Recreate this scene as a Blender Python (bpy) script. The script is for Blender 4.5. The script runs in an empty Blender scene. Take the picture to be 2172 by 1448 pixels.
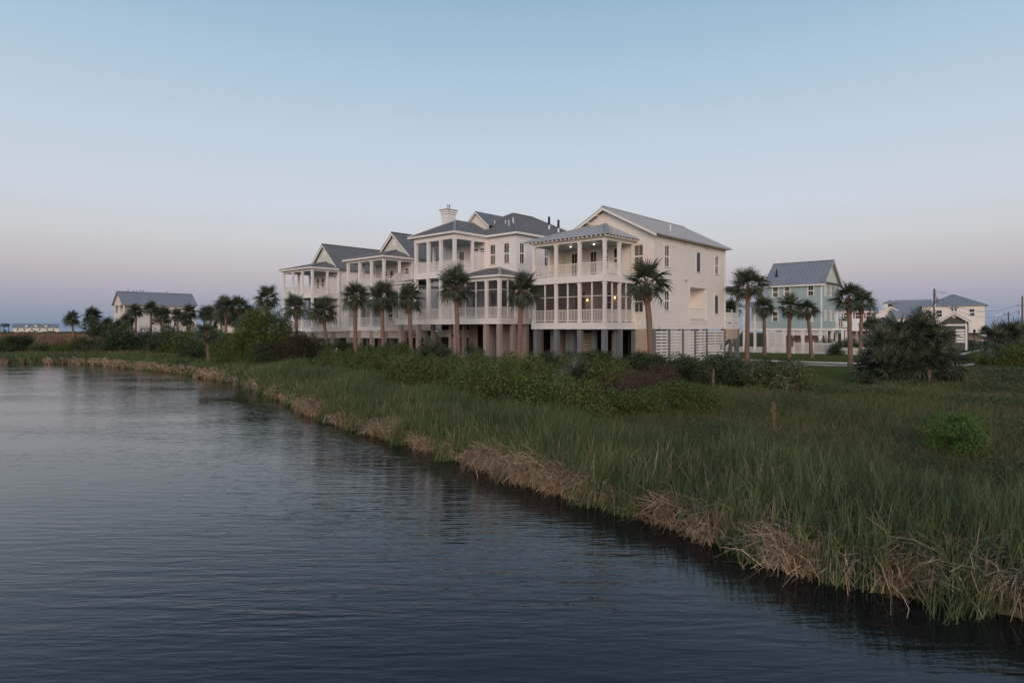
import bpy, bmesh, math, random
import numpy as np
from mathutils import Vector, Matrix
R = math.radians
scene = bpy.context.scene
COL = scene.collection

# ------------------------------------------------------------------ camera
cam_d = bpy.data.cameras.new("camera")
cam = bpy.data.objects.new("camera", cam_d); COL.objects.link(cam)
cam_d.sensor_width = 36.0; cam_d.lens = 22.0
cam_d.clip_start = 0.1; cam_d.clip_end = 30000.0
cam_d.shift_y = -0.012
cam.location = (0, 0, 4.0); cam.rotation_euler = (R(90), 0, 0)
scene.camera = cam

# ------------------------------------------------------------------ sky
world = bpy.data.worlds.new("World"); scene.world = world; world.use_nodes = True
wn, wl = world.node_tree.nodes, world.node_tree.links
wn.clear()
w_out = wn.new("ShaderNodeOutputWorld"); w_bg = wn.new("ShaderNodeBackground")
w_tc = wn.new("ShaderNodeTexCoord"); w_sep = wn.new("ShaderNodeSeparateXYZ")
wl.new(w_tc.outputs["Generated"], w_sep.inputs[0])
w_ramp = wn.new("ShaderNodeValToRGB")
def lin(c):
    return tuple((v/255/12.92 if v/255 <= 0.04045 else ((v/255+0.055)/1.055)**2.4) for v in c)
SKY = [(0.0, (124,142,166)), (0.014, (136,150,173)), (0.045, (165,163,180)), (0.082, (190,181,188)), (0.125, (203,201,205)),
       (0.185, (205,212,220)), (0.27, (194,210,222)), (0.37, (174,199,218)), (0.46, (154,185,208)), (0.65, (112,146,178)), (1.0, (80,110,148))]
er = w_ramp.color_ramp
while len(er.elements) < len(SKY): er.elements.new(0.5)
for e, (p, c) in zip(er.elements, SKY):
    e.position = p; e.color = lin(c) + (1,)
wl.new(w_sep.outputs["Z"], w_ramp.inputs[0])
# twilight glow of the sky itself: a Nishita sky with the sun low behind the camera
w_sky = wn.new("ShaderNodeTexSky"); w_sky.sky_type = 'NISHITA'; w_sky.sun_disc = False
SUN_EL, SUN_AZ = 12.0, 183.0            # azimuth clockwise from +Y: behind the camera
w_sky.sun_elevation = R(SUN_EL); w_sky.sun_rotation = R(SUN_AZ)
w_sky.dust_density = 2.0; w_sky.ozone_density = 2.0
w_mul = wn.new("ShaderNodeMix"); w_mul.data_type = 'RGBA'; w_mul.blend_type = 'ADD'
w_mul.inputs[0].default_value = 0.012
wl.new(w_ramp.outputs[0], w_mul.inputs[6]); wl.new(w_sky.outputs[0], w_mul.inputs[7])
wl.new(w_mul.outputs[2], w_bg.inputs[0]); w_bg.inputs[1].default_value = 0.755
wl.new(w_bg.outputs[0], w_out.inputs[0])

# ------------------------------------------------------------------ afterglow (soft low sun behind the camera)
sun_d = bpy.data.lights.new("sun", 'SUN'); sun = bpy.data.objects.new("sun", sun_d); COL.objects.link(sun)
sun_d.energy = 1.5; sun_d.angle = R(35); sun_d.color = (1.0, 0.77, 0.645)
az = R(SUN_AZ); el = R(SUN_EL)
sdir = Vector((math.sin(az)*math.cos(el), math.cos(az)*math.cos(el), math.sin(el)))
sun.rotation_euler = sdir.to_track_quat('Z', 'Y').to_euler(); sun.location = (0, -20, 30)

vs = scene.view_settings
vs.view_transform = 'Standard'; vs.look = 'None'; vs.exposure = 0.31; vs.gamma = 1.0; vs.use_curve_mapping = False
try:
    scene.cycles.max_bounces = 6; scene.cycles.transparent_max_bounces = 12
    scene.cycles.use_denoising = True
    scene.cycles.sample_clamp_indirect = 4.0
except Exception: pass

# ------------------------------------------------------------------ plan frame of the street grid
AU = (0.671950, 0.740596); BV = (-0.740596, 0.671950)     # u runs back from the pond, v runs along the row
ORG = (6.6669, 45.0)
ROW_ROT = math.atan2(AU[1], AU[0])
GZ = 0.9                                                  # level of the plots above the water
def W(u, v): return (ORG[0]+u*AU[0]+v*BV[0], ORG[1]+u*AU[1]+v*BV[1])
def UV(x, y):
    dx, dy = x-ORG[0], y-ORG[1]
    return dx*AU[0]+dy*AU[1], dx*BV[0]+dy*BV[1]

# ------------------------------------------------------------------ materials
MATS = {}
def mat(name, c1, c2=None, scale=4.0, rough=0.7, bump=0.0, bscale=None, metal=0.0, island=False, spec=0.3, trans=0.0, stretch=None, ramp=None, fine=None):
    m = bpy.data.materials.new(name); m.use_nodes = True
    n, l = m.node_tree.nodes, m.node_tree.links
    b = n["Principled BSDF"]
    b.inputs["Roughness"].default_value = rough; b.inputs["Metallic"].default_value = metal
    b.inputs["Specular IOR Level"].default_value = spec
    b.inputs["Base Color"].default_value = tuple(c1)+(1,)
    tc = n.new("ShaderNodeTexCoord")
    co = tc.outputs["Object"]
    if stretch:
        mp = n.new("ShaderNodeMapping"); mp.inputs["Scale"].default_value = stretch
        l.new(co, mp.inputs[0]); co = mp.outputs[0]
    if c2 is not None or ramp:
        no = n.new("ShaderNodeTexNoise"); no.inputs["Scale"].default_value = scale; no.inputs["Detail"].default_value = 5
        no.inputs["Roughness"].default_value = 0.65
        l.new(co, no.inputs["Vector"])
        fac = no.outputs["Fac"]
        if island:
            g = n.new("ShaderNodeNewGeometry"); mx = n.new("ShaderNodeMath"); mx.operation = 'MULTIPLY_ADD'
            l.new(g.outputs["Random Per Island"], mx.inputs[0]); mx.inputs[1].default_value = 0.75
            sc = n.new("ShaderNodeMath"); sc.operation = 'MULTIPLY_ADD'; sc.inputs[1].default_value = 1.1; sc.inputs[2].default_value = -0.42
            l.new(fac, sc.inputs[0]); l.new(sc.outputs[0], mx.inputs[2]); fac = mx.outputs[0]
        cr = n.new("ShaderNodeValToRGB")
        st = ramp or [((0.0 if island else 0.32), c1), ((1.0 if island else 0.68), c2)]
        while len(cr.color_ramp.elements) < len(st): cr.color_ramp.elements.new(0.5)
        for e, (p, c) in zip(cr.color_ramp.elements, st):
            e.position = p; e.color = tuple(c)+(1,)
        l.new(fac, cr.inputs[0]); l.new(cr.outputs[0], b.inputs["Base Color"])
    if bump:
        nb = n.new("ShaderNodeTexNoise"); nb.inputs["Scale"].default_value = bscale or scale*4; nb.inputs["Detail"].default_value = 4
        l.new(co, nb.inputs["Vector"])
        bp = n.new("ShaderNodeBump"); bp.inputs["Strength"].default_value = bump; bp.inputs["Distance"].default_value = 0.02
        l.new(nb.outputs["Fac"], bp.inputs["Height"]); l.new(bp.outputs[0], b.inputs["Normal"])
    if trans:
        out = n["Material Output"]; tr = n.new("ShaderNodeBsdfTranslucent"); mxs = n.new("ShaderNodeMixShader")
        mxs.inputs[0].default_value = trans
        src = b.inputs["Base Color"].links[0].from_socket if b.inputs["Base Color"].links else None
        if src: l.new(src, tr.inputs[0])
        else: tr.inputs[0].default_value = tuple(c1)+(1,)
        l.new(b.outputs[0], mxs.inputs[1]); l.new(tr.outputs[0], mxs.inputs[2]); l.new(mxs.outputs[0], out.inputs["Surface"])
    MATS[name] = m
    return m
M = MATS
mat("cream_paint", (0.83,0.765,0.69), (0.78,0.715,0.64), 1.3, 0.6, 0.05)
mat("white_paint", (0.83,0.785,0.74), (0.78,0.735,0.69), 1.5, 0.55, 0.05)
mat("white_siding", (0.82,0.78,0.75), (0.77,0.73,0.70), 1.2, 0.6, 0.05)
mat("cream_trim", (0.83,0.77,0.70), (0.78,0.72,0.65), 2.0, 0.5)
mat("mint_siding", (0.66,0.69,0.60), (0.60,0.64,0.56), 1.5, 0.6)
mat("teal_siding", (0.375,0.47,0.465), (0.34,0.43,0.425), 1.0, 0.6, 0.05)
mat("pale_siding", (0.74,0.68,0.63), (0.68,0.62,0.575), 1.0, 0.65, 0.05)
mat("haint_ceiling", (0.42,0.46,0.47), (0.38,0.42,0.43), 1.0, 0.6)
mat("deck_boards", (0.34,0.29,0.25), (0.26,0.225,0.195), 3.0, 0.75, 0.1)
mat("grey_pile", (0.185,0.198,0.208), (0.15,0.163,0.172), 2.5, 0.8, 0.2)
mat("taupe_pile", (0.37,0.315,0.275), (0.31,0.262,0.228), 2.5, 0.8, 0.15)
mat("taupe_wall", (0.36,0.295,0.245), (0.30,0.245,0.20), 1.5, 0.75, 0.1)
mat("tan_slat", (0.55,0.43,0.31), (0.46,0.355,0.255), 2.5, 0.7, 0.1)
mat("slat_white", (0.80,0.73,0.68), (0.73,0.66,0.61), 2.5, 0.6, 0.05)
mat("metal_roof_light", (0.47,0.475,0.485), (0.42,0.425,0.44), 0.9, 0.45, 0.04, metal=0.15, spec=0.4)
mat("metal_roof_dark", (0.215,0.208,0.208), (0.18,0.175,0.176), 0.9, 0.5, 0.04, metal=0.1, spec=0.35)
mat("metal_roof_blue", (0.31,0.32,0.345), (0.27,0.28,0.305), 0.9, 0.5, 0.04, metal=0.15, spec=0.35)
mat("roof_flashing", (0.36,0.37,0.39), (0.32,0.33,0.35), 2, 0.4, metal=0.3)
mat("painted_shade", (0.035,0.03,0.028), (0.025,0.022,0.02), 2, 0.9)  # near-black colour standing in for the shade under the raised floors
mat("shutter_blue", (0.105,0.125,0.16), (0.09,0.105,0.14), 3, 0.6)
mat("shutter_red", (0.30,0.10,0.085), (0.26,0.085,0.07), 3, 0.6)
mat("black_metal", (0.02,0.02,0.022), None, rough=0.45)
mat("grey_metal", (0.42,0.43,0.44), (0.36,0.37,0.38), 3, 0.4, metal=0.4)
mat("pole_wood", (0.16,0.125,0.10), (0.10,0.08,0.065), 3, 0.85, 0.3)
mat("concrete", (0.44,0.42,0.40), (0.36,0.345,0.33), 2, 0.85, 0.1)
mat("asphalt", (0.085,0.083,0.088), (0.065,0.064,0.068), 6, 0.95, 0.3, 60, spec=0.1)
mat("kerb_white", (0.62,0.60,0.58), (0.50,0.485,0.47), 4, 0.8)
mat("olive_siding", (0.10,0.098,0.078), (0.085,0.083,0.066), 2, 0.75)
mat("pvc_white", (0.78,0.76,0.74), None, rough=0.4)
mat("dark_teal", (0.07,0.13,0.14), (0.06,0.11,0.12), 1, 0.6)
# vegetation
def leafmat(name, cols, scale=0.8, rough=0.65, trans=0.22, spec=0.12):
    k = len(cols)
    return mat(name, cols[0], cols[-1], scale, rough, island=True, trans=trans, spec=spec, ramp=[(0.08+0.84*i/max(1,k-1), c) for i, c in enumerate(cols)])
leafmat("leaf_mid", [(0.044,0.062,0.020),(0.080,0.110,0.032),(0.125,0.160,0.046),(0.190,0.220,0.074)])
leafmat("leaf_dark", [(0.026,0.042,0.022),(0.044,0.066,0.030),(0.076,0.104,0.046),(0.135,0.165,0.076)])
leafmat("leaf_light", [(0.052,0.070,0.020),(0.092,0.118,0.034),(0.135,0.165,0.048),(0.205,0.225,0.078)])
leafmat("leaf_bright", [(0.040,0.082,0.020),(0.070,0.138,0.030),(0.108,0.190,0.044),(0.17,0.26,0.072)])
leafmat("leaf_rust", [(0.036,0.038,0.020),(0.056,0.055,0.026),(0.082,0.066,0.034),(0.125,0.078,0.042)])
leafmat("leaf_blossom", [(0.050,0.070,0.024),(0.085,0.110,0.036),(0.13,0.155,0.06),(0.42,0.37,0.27)])
leafmat("palm_leaf", [(0.040,0.050,0.031),(0.063,0.077,0.047),(0.095,0.110,0.068),(0.145,0.155,0.100)], 1.5, 0.5, 0.18, 0.25)
leafmat("palm_dry", [(0.15,0.085,0.045),(0.22,0.125,0.065),(0.27,0.16,0.085)], 1.5, 0.8, 0.1)
leafmat("reed_green", [(0.052,0.070,0.032),(0.082,0.116,0.048),(0.122,0.165,0.066),(0.225,0.250,0.115)], 0.35, 0.6, 0.28)
leafmat("reed_dry", [(0.23,0.150,0.095),(0.39,0.265,0.165),(0.54,0.390,0.255),(0.67,0.515,0.360)], 0.6, 0.75, 0.15)
leafmat("marsh_tan", [(0.13,0.085,0.052),(0.19,0.125,0.080),(0.25,0.17,0.105),(0.13,0.11,0.06)], 0.05, 0.8, 0.1)
leafmat("meadow_grass", [(0.082,0.090,0.038),(0.118,0.124,0.052),(0.155,0.155,0.068),(0.205,0.182,0.095)], 0.25, 0.7, 0.25)
leafmat("brush_red", [(0.065,0.043,0.033),(0.105,0.066,0.050),(0.14,0.09,0.068),(0.085,0.07,0.04)], 0.8, 0.8, 0.1)
leafmat("leaf_vine", [(0.034,0.052,0.020),(0.058,0.082,0.030),(0.086,0.115,0.042),(0.125,0.155,0.060)])
leafmat("plume", [(0.25,0.16,0.10),(0.33,0.22,0.14),(0.40,0.28,0.18)], 2, 0.85, 0.2)
mat("trunk", (0.235,0.155,0.115), (0.155,0.105,0.08), 7, 0.9, 0.8, 16, stretch=(1,1,3))
mat("boots", (0.18,0.095,0.06), (0.11,0.06,0.04), 9, 0.9, 0.6, 20)
mat("twig", (0.12,0.09,0.07), (0.08,0.06,0.045), 8, 0.9, 0.3)

def glass(name, base, rough=0.06):
    m = mat(name, base, None, rough=rough, spec=0.45)
    return m
glass("pane_dark", (0.020,0.024,0.023)); glass("pane_blind", (0.125,0.12,0.098), 0.15); glass("pane_green", (0.045,0.060,0.048), 0.1)
# insect screen: a woven mesh, part see-through
m = bpy.data.materials.new("screen_mesh"); m.use_nodes = True; M["screen_mesh"] = m
n, l = m.node_tree.nodes, m.node_tree.links
b = n["Principled BSDF"]; b.inputs["Base Color"].default_value = (0.055,0.052,0.052,1); b.inputs["Roughness"].default_value = 0.8
tr = n.new("ShaderNodeBsdfTransparent"); mx = n.new("ShaderNodeMixShader"); mx.inputs[0].default_value = 0.60
l.new(tr.outputs[0], mx.inputs[1]); l.new(b.outputs[0], mx.inputs[2]); l.new(mx.outputs[0], n["Material Output"].inputs["Surface"])
def emit(name, c, s):
    m = bpy.data.materials.new(name); m.use_nodes = True; M[name] = m
    b = m.node_tree.nodes["Principled BSDF"]
    b.inputs["Base Color"].default_value = (0.8,0.7,0.5,1); b.inputs["Emission Color"].default_value = tuple(c)+(1,); b.inputs["Emission Strength"].default_value = s
emit("bulb_warm", (1.0,0.62,0.25), 3.5); emit("bulb_white", (1.0,0.80,0.55), 2.0)
# water
m = bpy.data.materials.new("pond_water"); m.use_nodes = True; M["pond_water"] = m
n, l = m.node_tree.nodes, m.node_tree.links
b = n["Principled BSDF"]; b.inputs["Base Color"].default_value = (0.007,0.009,0.011,1); b.inputs["Roughness"].default_value = 0.05
b.inputs["IOR"].default_value = 1.333; b.inputs["Specular IOR Level"].default_value = 0.5
tc = n.new("ShaderNodeTexCoord")
def wave(scale, rotz, stretch, detail, dist=0.0):
    mp = n.new("ShaderNodeMapping"); mp.inputs["Rotation"].default_value = (0,0,R(rotz)); mp.inputs["Scale"].default_value = stretch
    l.new(tc.outputs["Object"], mp.inputs[0])
    t = n.new("ShaderNodeTexNoise"); t.inputs["Scale"].default_value = scale; t.inputs["Detail"].default_value = detail; t.inputs["Roughness"].default_value = 0.5
    t.inputs["Distortion"].default_value = dist
    l.new(mp.outputs[0], t.inputs["Vector"])
    return t.outputs["Fac"]
h1 = wave(1.0, 8, (0.8, 4.8, 1), 2.0, 0.35)
h2 = wave(1.0, -22, (3.0, 10.5, 1), 2.0, 0.2)
h3 = wave(1.0, 15, (0.12, 0.3, 1), 1.0)
def mth(op, a, c):
    q = n.new("ShaderNodeMath"); q.operation = op
    for i, s in enumerate((a, c)):
        if isinstance(s, float): q.inputs[i].default_value = s
        else: l.new(s, q.inputs[i])
    return q.outputs[0]
hh = mth('ADD', mth('MULTIPLY', h1, 0.62), mth('MULTIPLY', h2, 0.22))
hh = mth('MULTIPLY', hh, mth('ADD', mth('MULTIPLY', h3, 2.4), -0.35))
bp = n.new("ShaderNodeBump"); bp.inputs["Strength"].default_value = 1.0; bp.inputs["Distance"].default_value = 0.024
l.new(hh, bp.inputs["Height"]); l.new(bp.outputs[0], b.inputs["Normal"])

# ------------------------------------------------------------------ mesh helpers
class MB:
    def __init__(s): s.v = []; s.f = []
    def quad(s, *p):
        i = len(s.v); s.v += [tuple(q) for q in p]; s.f.append(tuple(range(i, i+len(p)))); return s
    def hexa(s, p):           # 8 points: bottom ring, top ring
        i = len(s.v); s.v += [tuple(q) for q in p]
        for f in ((3,2,1,0),(4,5,6,7),(0,1,5,4),(1,2,6,5),(2,3,7,6),(3,0,4,7)): s.f.append(tuple(i+k for k in f))
        return s
    def box(s, x0,x1,y0,y1,z0,z1):
        return s.hexa([(x0,y0,z0),(x1,y0,z0),(x1,y1,z0),(x0,y1,z0),(x0,y0,z1),(x1,y0,z1),(x1,y1,z1),(x0,y1,z1)])
    def fbox(s, fr, a0,a1,d0,d1,z0,z1):
        P = lambda a,d,z: fr.p(a,d,z)
        pts = [P(a0,d0,z0),P(a1,d0,z0),P(a1,d1,z0),P(a0,d1,z0),P(a0,d0,z1),P(a1,d0,z1),P(a1,d1,z1),P(a0,d1,z1)]
        if fr.flip: pts = [pts[k] for k in (3,2,1,0,7,6,5,4)]
        return s.hexa(pts)
    def bar(s, p, q, w, h=None):   # box beam between two points
        p, q = Vector(p), Vector(q); h = h or w; d = (q-p).normalized()
        x = d.cross(Vector((0,0,1)))
        x = x.normalized() if x.length > 1e-4 else Vector((1,0,0))
        y = d.cross(x).normalized(); a, c = x*w/2, y*h/2
        return s.hexa([p-a-c,p+a-c,p+a+c,p-a+c,q-a-c,q+a-c,q+a+c,q-a+c])
    def tube(s, pts, rad, n=8, cap=True):
        i0 = len(s.v); pts = [Vector(p) for p in pts]
        for k, p in enumerate(pts):
            d = (pts[min(k+1,len(pts)-1)]-pts[max(k-1,0)]).normalized()
            x = d.cross(Vector((0.3,1,0.1))); x.normalize(); y = d.cross(x)
            for j in range(n):
                t = 2*math.pi*j/n; s.v.append(tuple(p+(x*math.cos(t)+y*math.sin(t))*rad[k]))
        for k in range(len(pts)-1):
            for j in range(n):
                a = i0+k*n+j; c = i0+k*n+(j+1)%n; s.f.append((a, c, c+n, a+n))
        if cap:
            s.f.append(tuple(i0+j for j in range(n))[::-1]); s.f.append(tuple(i0+(len(pts)-1)*n+j for j in range(n)))
        return s
    def slab(s, poly, t):          # roof plane with thickness below
        i = len(s.v); k = len(poly)
        s.v += [tuple(p) for p in poly]+[(p[0],p[1],p[2]-t) for p in poly]
        s.f.append(tuple(range(i,i+k))); s.f.append(tuple(range(i+k,i+2*k))[::-1])
        for j in range(k): s.f.append((i+j, i+k+j, i+k+(j+1)%k, i+(j+1)%k))
        return s
    def mesh(s, name, m, off=(0,0,0), smooth=False):
        me = bpy.data.meshes.new(name)
        me.from_pydata([(a-off[0],b-off[1],c-off[2]) for a,b,c in s.v], [], s.f); me.materials.append(M[m])
        if smooth: me.polygons.foreach_set("use_smooth", [True]*len(me.polygons))
        me.update(); return me
class Fr:      # a vertical face: origin, tangent t, outward normal n (plan), a along t, d out along n
    def __init__(s, o, t, n): s.o, s.t, s.n = o, t, n; s.flip = (t[0]*n[1]-t[1]*n[0]) < 0
    def p(s, a, d, z): return (s.o[0]+a*s.t[0]+d*s.n[0], s.o[1]+a*s.t[1]+d*s.n[1], z)
def front(u): return Fr((u,0),(0,1),(-1,0))
def back(u): return Fr((u,0),(0,1),(1,0))
def right(v): return Fr((0,v),(1,0),(0,-1))
def left(v): return Fr((0,v),(1,0),(0,1))
def link(o): COL.objects.link(o); return o
def put(name, me, parent=None, loc=None, rot=None, scale=None):
    o = bpy.data.objects.new(name, me); link(o)
    if parent: o.parent = parent
    if loc: o.location = loc
    if rot: o.rotation_euler = rot
    if scale: o.scale = scale if hasattr(scale,'__len__') else (scale,)*3
    return o
def tag(o, label, cat, group=None, kind=None):
    if label: o["label"] = label
    if cat: o["category"] = cat
    if group: o["group"] = group
    if kind: o["kind"] = kind
    return o
def root(name, label, cat, loc, rz=0, group=None):
    o = bpy.data.objects.new(name, None); link(o); o.empty_display_size = 0.3
    o.location = loc; o.rotation_euler = (0,0,rz); return tag(o, label, cat, group)
class Ctx:     # a building: parts are given in plan (u, v, absolute z)
    def __init__(s, name, label, cat, vc, group=None, org=None, uc=0):
        s.off = (uc, vc, GZ); x, y = W(uc, vc) if org is None else org
        if org is not None: s.off = (0,0,GZ)
        s.r = root(name, label, cat, (x,y,GZ), ROW_ROT, group)
    def part(s, name, mb, m, parent=None, label=None, kind=None, smooth=False):
        o = put(name, mb.mesh(name, m, s.off, smooth), parent or s.r)
        if label: o["label"] = label
        if kind: o["kind"] = kind
        return o
def np_mesh(name, V, F, m):
    me = bpy.data.meshes.new(name); V = np.asarray(V, np.float32); F = np.asarray(F, np.int32); k = F.shape[1]
    me.vertices.add(len(V)); me.vertices.foreach_set("co", V.ravel())
    me.loops.add(F.size); me.loops.foreach_set("vertex_index", F.ravel())
    me.polygons.add(len(F)); me.polygons.foreach_set("loop_start", np.arange(0, F.size, k, dtype=np.int32))
    me.materials.append(M[m]); me.update(calc_edges=True); return me

# ------------------------------------------------------------------ terrain
SH = np.array([(-120,-31),(-60,-29),(-40,-27.5),(-24.73,-26.6),(-22.5,-27.2),(-20.7,-26.6),(-18.2,-26.0),(-16.5,-26.0),(-13.35,-25.15),(-7.8,-24.1),(-2.3,-23.2),
               (5.06,-21.1),(21.2,-17.1),(34.9,-16.2),(57.2,-17.1),(63.6,-20.3),(67.6,-23.9),(74,-31),(82,-44),(90,-70),(96,-140)], float)
def shore(v): return np.interp(v, SH[:,0], SH[:,1])
def ground_z(u, v):
    d = u-shore(v)
    return np.interp(d, [-3,-0.4,0.0,0.35,4,10,16], [-0.8,-0.25,-0.02,0.16,0.36,0.8,0.9])
def gzw(x, y):
    u, v = UV(x, y); return ground_z(u, v)
def terrain():
    vv = np.concatenate([np.linspace(-900,-70,16), np.arange(-60,96,1.0), np.array([97,99,105,130,180,300,500,900])])
    dd = np.array([-3,-1,-.4,0,.35,1,2,3,4,5,6,7,8.5,10,12,14,16,20,26,34,45,60,80,110,160,240,350,500,640,650])
    U = shore(vv)[None,:]+dd[:,None]; V = np.repeat(vv[None,:], len(dd), 0)
    # beyond the far end the land is a straight strip
    Z = np.interp(np.repeat(dd[:,None], len(vv), 1), [-3,-0.4,0.0,0.35,4,10,16,640,650], [-0.8,-0.25,-0.02,0.16,0.36,0.8,0.9,0.9,-0.5])
    rng = np.random.default_rng(3)
    Z = Z+np.where((dd[:,None]>1)&(dd[:,None]<16), rng.uniform(-.03,.03,Z.shape), 0)
    X = ORG[0]+U*AU[0]+V*BV[0]; Y = ORG[1]+U*AU[1]+V*BV[1]
    nr, nc = Z.shape
    idx = np.arange(nr*nc).reshape(nr,nc)
    F = np.stack([idx[:-1,:-1],idx[:-1,1:],idx[1:,1:],idx[1:,:-1]],-1).reshape(-1,4)[:, ::-1]
    me = np_mesh("ground", np.stack([X,Y,Z],-1).reshape(-1,3), F, "ground_soil")
    me.polygons.foreach_set("use_smooth", [True]*len(me.polygons))
    o = put("ground", me); o["kind"] = "structure"; return o
mat("ground_soil", (0.075,0.078,0.036), (0.105,0.092,0.050), 0.25, 0.95, 0.6, 6, spec=0.0)
mat("lawn_grass", (0.112,0.118,0.034), (0.135,0.136,0.042), 0.5, 0.95, 0.3, 30, spec=0.0)
terrain()
w = put("water", MB().quad((-9000,-3000,0),(9000,-3000,0),(9000,12000,0),(-9000,12000,0)).mesh("water","pond_water")); w["kind"] = "structure"
# ------------------------------------------------------------------ building kit
def siding(mb, fr, a0, a1, z0, z1, holes=(), course=0.17, lap=0.042, lim=None, d0=0.0):
    zs = {z0, z1}
    nco = max(1, int(math.ceil((z1-z0)/course))) if course else 1
    if course:
        for k in range(nco+1):
            zz = z0+k*course
            if zz < z1-1e-6: zs.add(round(zz,5))
    for h in holes:
        for q in (h[2], h[3]):
            if z0 < q < z1: zs.add(q)
    zs = sorted(zs)
    L = lim or (lambda z: (a0, a1))
    for za, zb in zip(zs[:-1], zs[1:]):
        if zb-za < 1e-4: continue
        zm = (za+zb)/2; k = math.floor((zm-z0)/course) if course else 0
        zc = z0+k*course if course else z0
        dz = (lambda z: d0+lap*(1-(z-zc)/course)) if course else (lambda z: d0)
        la, ra = L(za); lb, rb = L(zb)
        if rb-lb < 1e-3: lb = rb = (lb+rb)/2
        cuts = sorted([(h[0],h[1]) for h in holes if h[2] <= zm <= h[3]])
        x = None; segs = []; cur = 'L'
        for c0, c1 in cuts: segs.append((cur, c0)); cur = c1
        segs.append((cur, 'R'))
        for s, e in segs:
            sa, sb = (la, lb) if s == 'L' else (s, s)
            ea, eb = (ra, rb) if e == 'R' else (e, e)
            if ea-sa < 1e-3 and eb-sb < 1e-3: continue
            q = [fr.p(sa,dz(za),za), fr.p(ea,dz(za),za), fr.p(eb,dz(zb),zb), fr.p(sb,dz(zb),zb)]
            mb.quad(*(q if fr.flip is False else q[::-1]))
            if course and abs(za-zc) < 1e-5:
                q = [fr.p(sa,d0,za), fr.p(ea,d0,za), fr.p(ea,dz(za),za), fr.p(sa,dz(za),za)]
                mb.quad(*q)
    return mb
def battens(mb, fr, a0, a1, z0, z1, holes=(), step=0.4, w=0.05, d=0.02):
    n = int((a1-a0)/step)
    for k in range(n+1):
        a = a0+(a1-a0)*k/max(1,n); cuts = sorted([(h[2]-.15,h[3]+.15) for h in holes if h[0]-.14 < a < h[1]+.14])
        cur = z0
        for c0, c1 in cuts:
            if c0 > cur: mb.fbox(fr, a-w/2,a+w/2,-.005,d,cur,c0)
            cur = max(cur,c1)
        if cur < z1: mb.fbox(fr, a-w/2,a+w/2,-.005,d,cur,z1)
def window(c, fr, a0, a1, z0, z1, glass=("pane_dark","pane_dark"), trim="white_paint", shut=None, d=0.0, cas=0.10, mullion=True, name="window"):
    mb = MB(); o = 0.05+d; i = -0.07+d
    mb.fbox(fr, a0-cas,a0,i,o,z0-.02,z1+.02); mb.fbox(fr, a1,a1+cas,i,o,z0-.02,z1+.02)
    mb.fbox(fr, a0-cas-.02,a1+cas+.02,i,o+.008,z1+.02,z1+.02+cas*1.2)
    mb.fbox(fr, a0-cas-.05,a1+cas+.05,i,o+.05,z1+.02+cas*1.2,z1+.06+cas*1.2)      # drip cap
    mb.fbox(fr, a0-cas-.04,a1+cas+.04,i,o+.045,z0-.075,z0-.02)                      # sill
    zm = (z0+z1)/2
    if not shut:
        mb.fbox(fr, a0,a1,i,-.01+d,zm-.025,zm+.025)
        for s0, s1 in ((z0-.02,zm-.025),(zm+.025,z1+.02)):
            e = .026
            mb.fbox(fr,a0,a0+e,i,-.012+d,s0,s1); mb.fbox(fr,a1-e,a1,i,-.012+d,s0,s1)
            mb.fbox(fr,a0+e,a1-e,i,-.013+d,s0,s0+e); mb.fbox(fr,a0+e,a1-e,i,-.013+d,s1-e,s1)
            if mullion: mb.fbox(fr,(a0+a1)/2-.011,(a0+a1)/2+.011,i,-.02+d,s0+e,s1-e)
    w = c.part(name, mb, trim)
    if shut:
        sh = c.part("shutter", MB().fbox(fr,a0,a1,-.06+d,-.015+d,z0-.02,z1+.02), shut, w)
        lv = MB(); k = int((z1-z0)/.07)
        for j in range(k): lv.fbox(fr,a0+.05,a1-.05,-.016+d,.006+d,z0+.03+j*.07,z0+.065+j*.07)
        c.part("louvre_blades", lv, shut, w, kind="stuff")
    else:
        c.part("pane", MB().fbox(fr,a0+.01,a1-.01,-.062+d,-.05+d,zm,z1), glass[0], w)
        c.part("pane", MB().fbox(fr,a0+.01,a1-.01,-.062+d,-.05+d,z0,zm-.004), glass[1], w)
    return w
def door(c, fr, a0, a1, z0, z1, m="white_paint", d=0.0, glass="pane_dark"):
    mb = MB(); o = .05+d
    mb.fbox(fr,a0-.09,a0,-.07+d,o,z0,z1); mb.fbox(fr,a1,a1+.09,-.07+d,o,z0,z1); mb.fbox(fr,a0-.12,a1+.12,-.07+d,o+.01,z1,z1+.12)
    mb.fbox(fr,a0,a0+.1,-.06+d,-.01+d,z0,z1); mb.fbox(fr,a1-.1,a1,-.06+d,-.01+d,z0,z1)
    mb.fbox(fr,a0+.1,a1-.1,-.06+d,-.01+d,z0,z0+.25); mb.fbox(fr,a0+.1,a1-.1,-.06+d,-.01+d,z1-.1,z1)
    mb.fbox(fr,(a0+a1)/2-.015,(a0+a1)/2+.015,-.05+d,-.012+d,z0+.25,z1-.1)
    w = c.part("door", mb, m)
    c.part("pane", MB().fbox(fr,a0+.09,a1-.09,-.05+d,-.035+d,z0+.24,z1-.09), glass, w)
    c.part("door_handle", MB().fbox(fr,a1-.075,a1-.03,-.01+d,.05+d,z0+1.0,z0+1.05), "black_metal", w)
    return w
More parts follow.
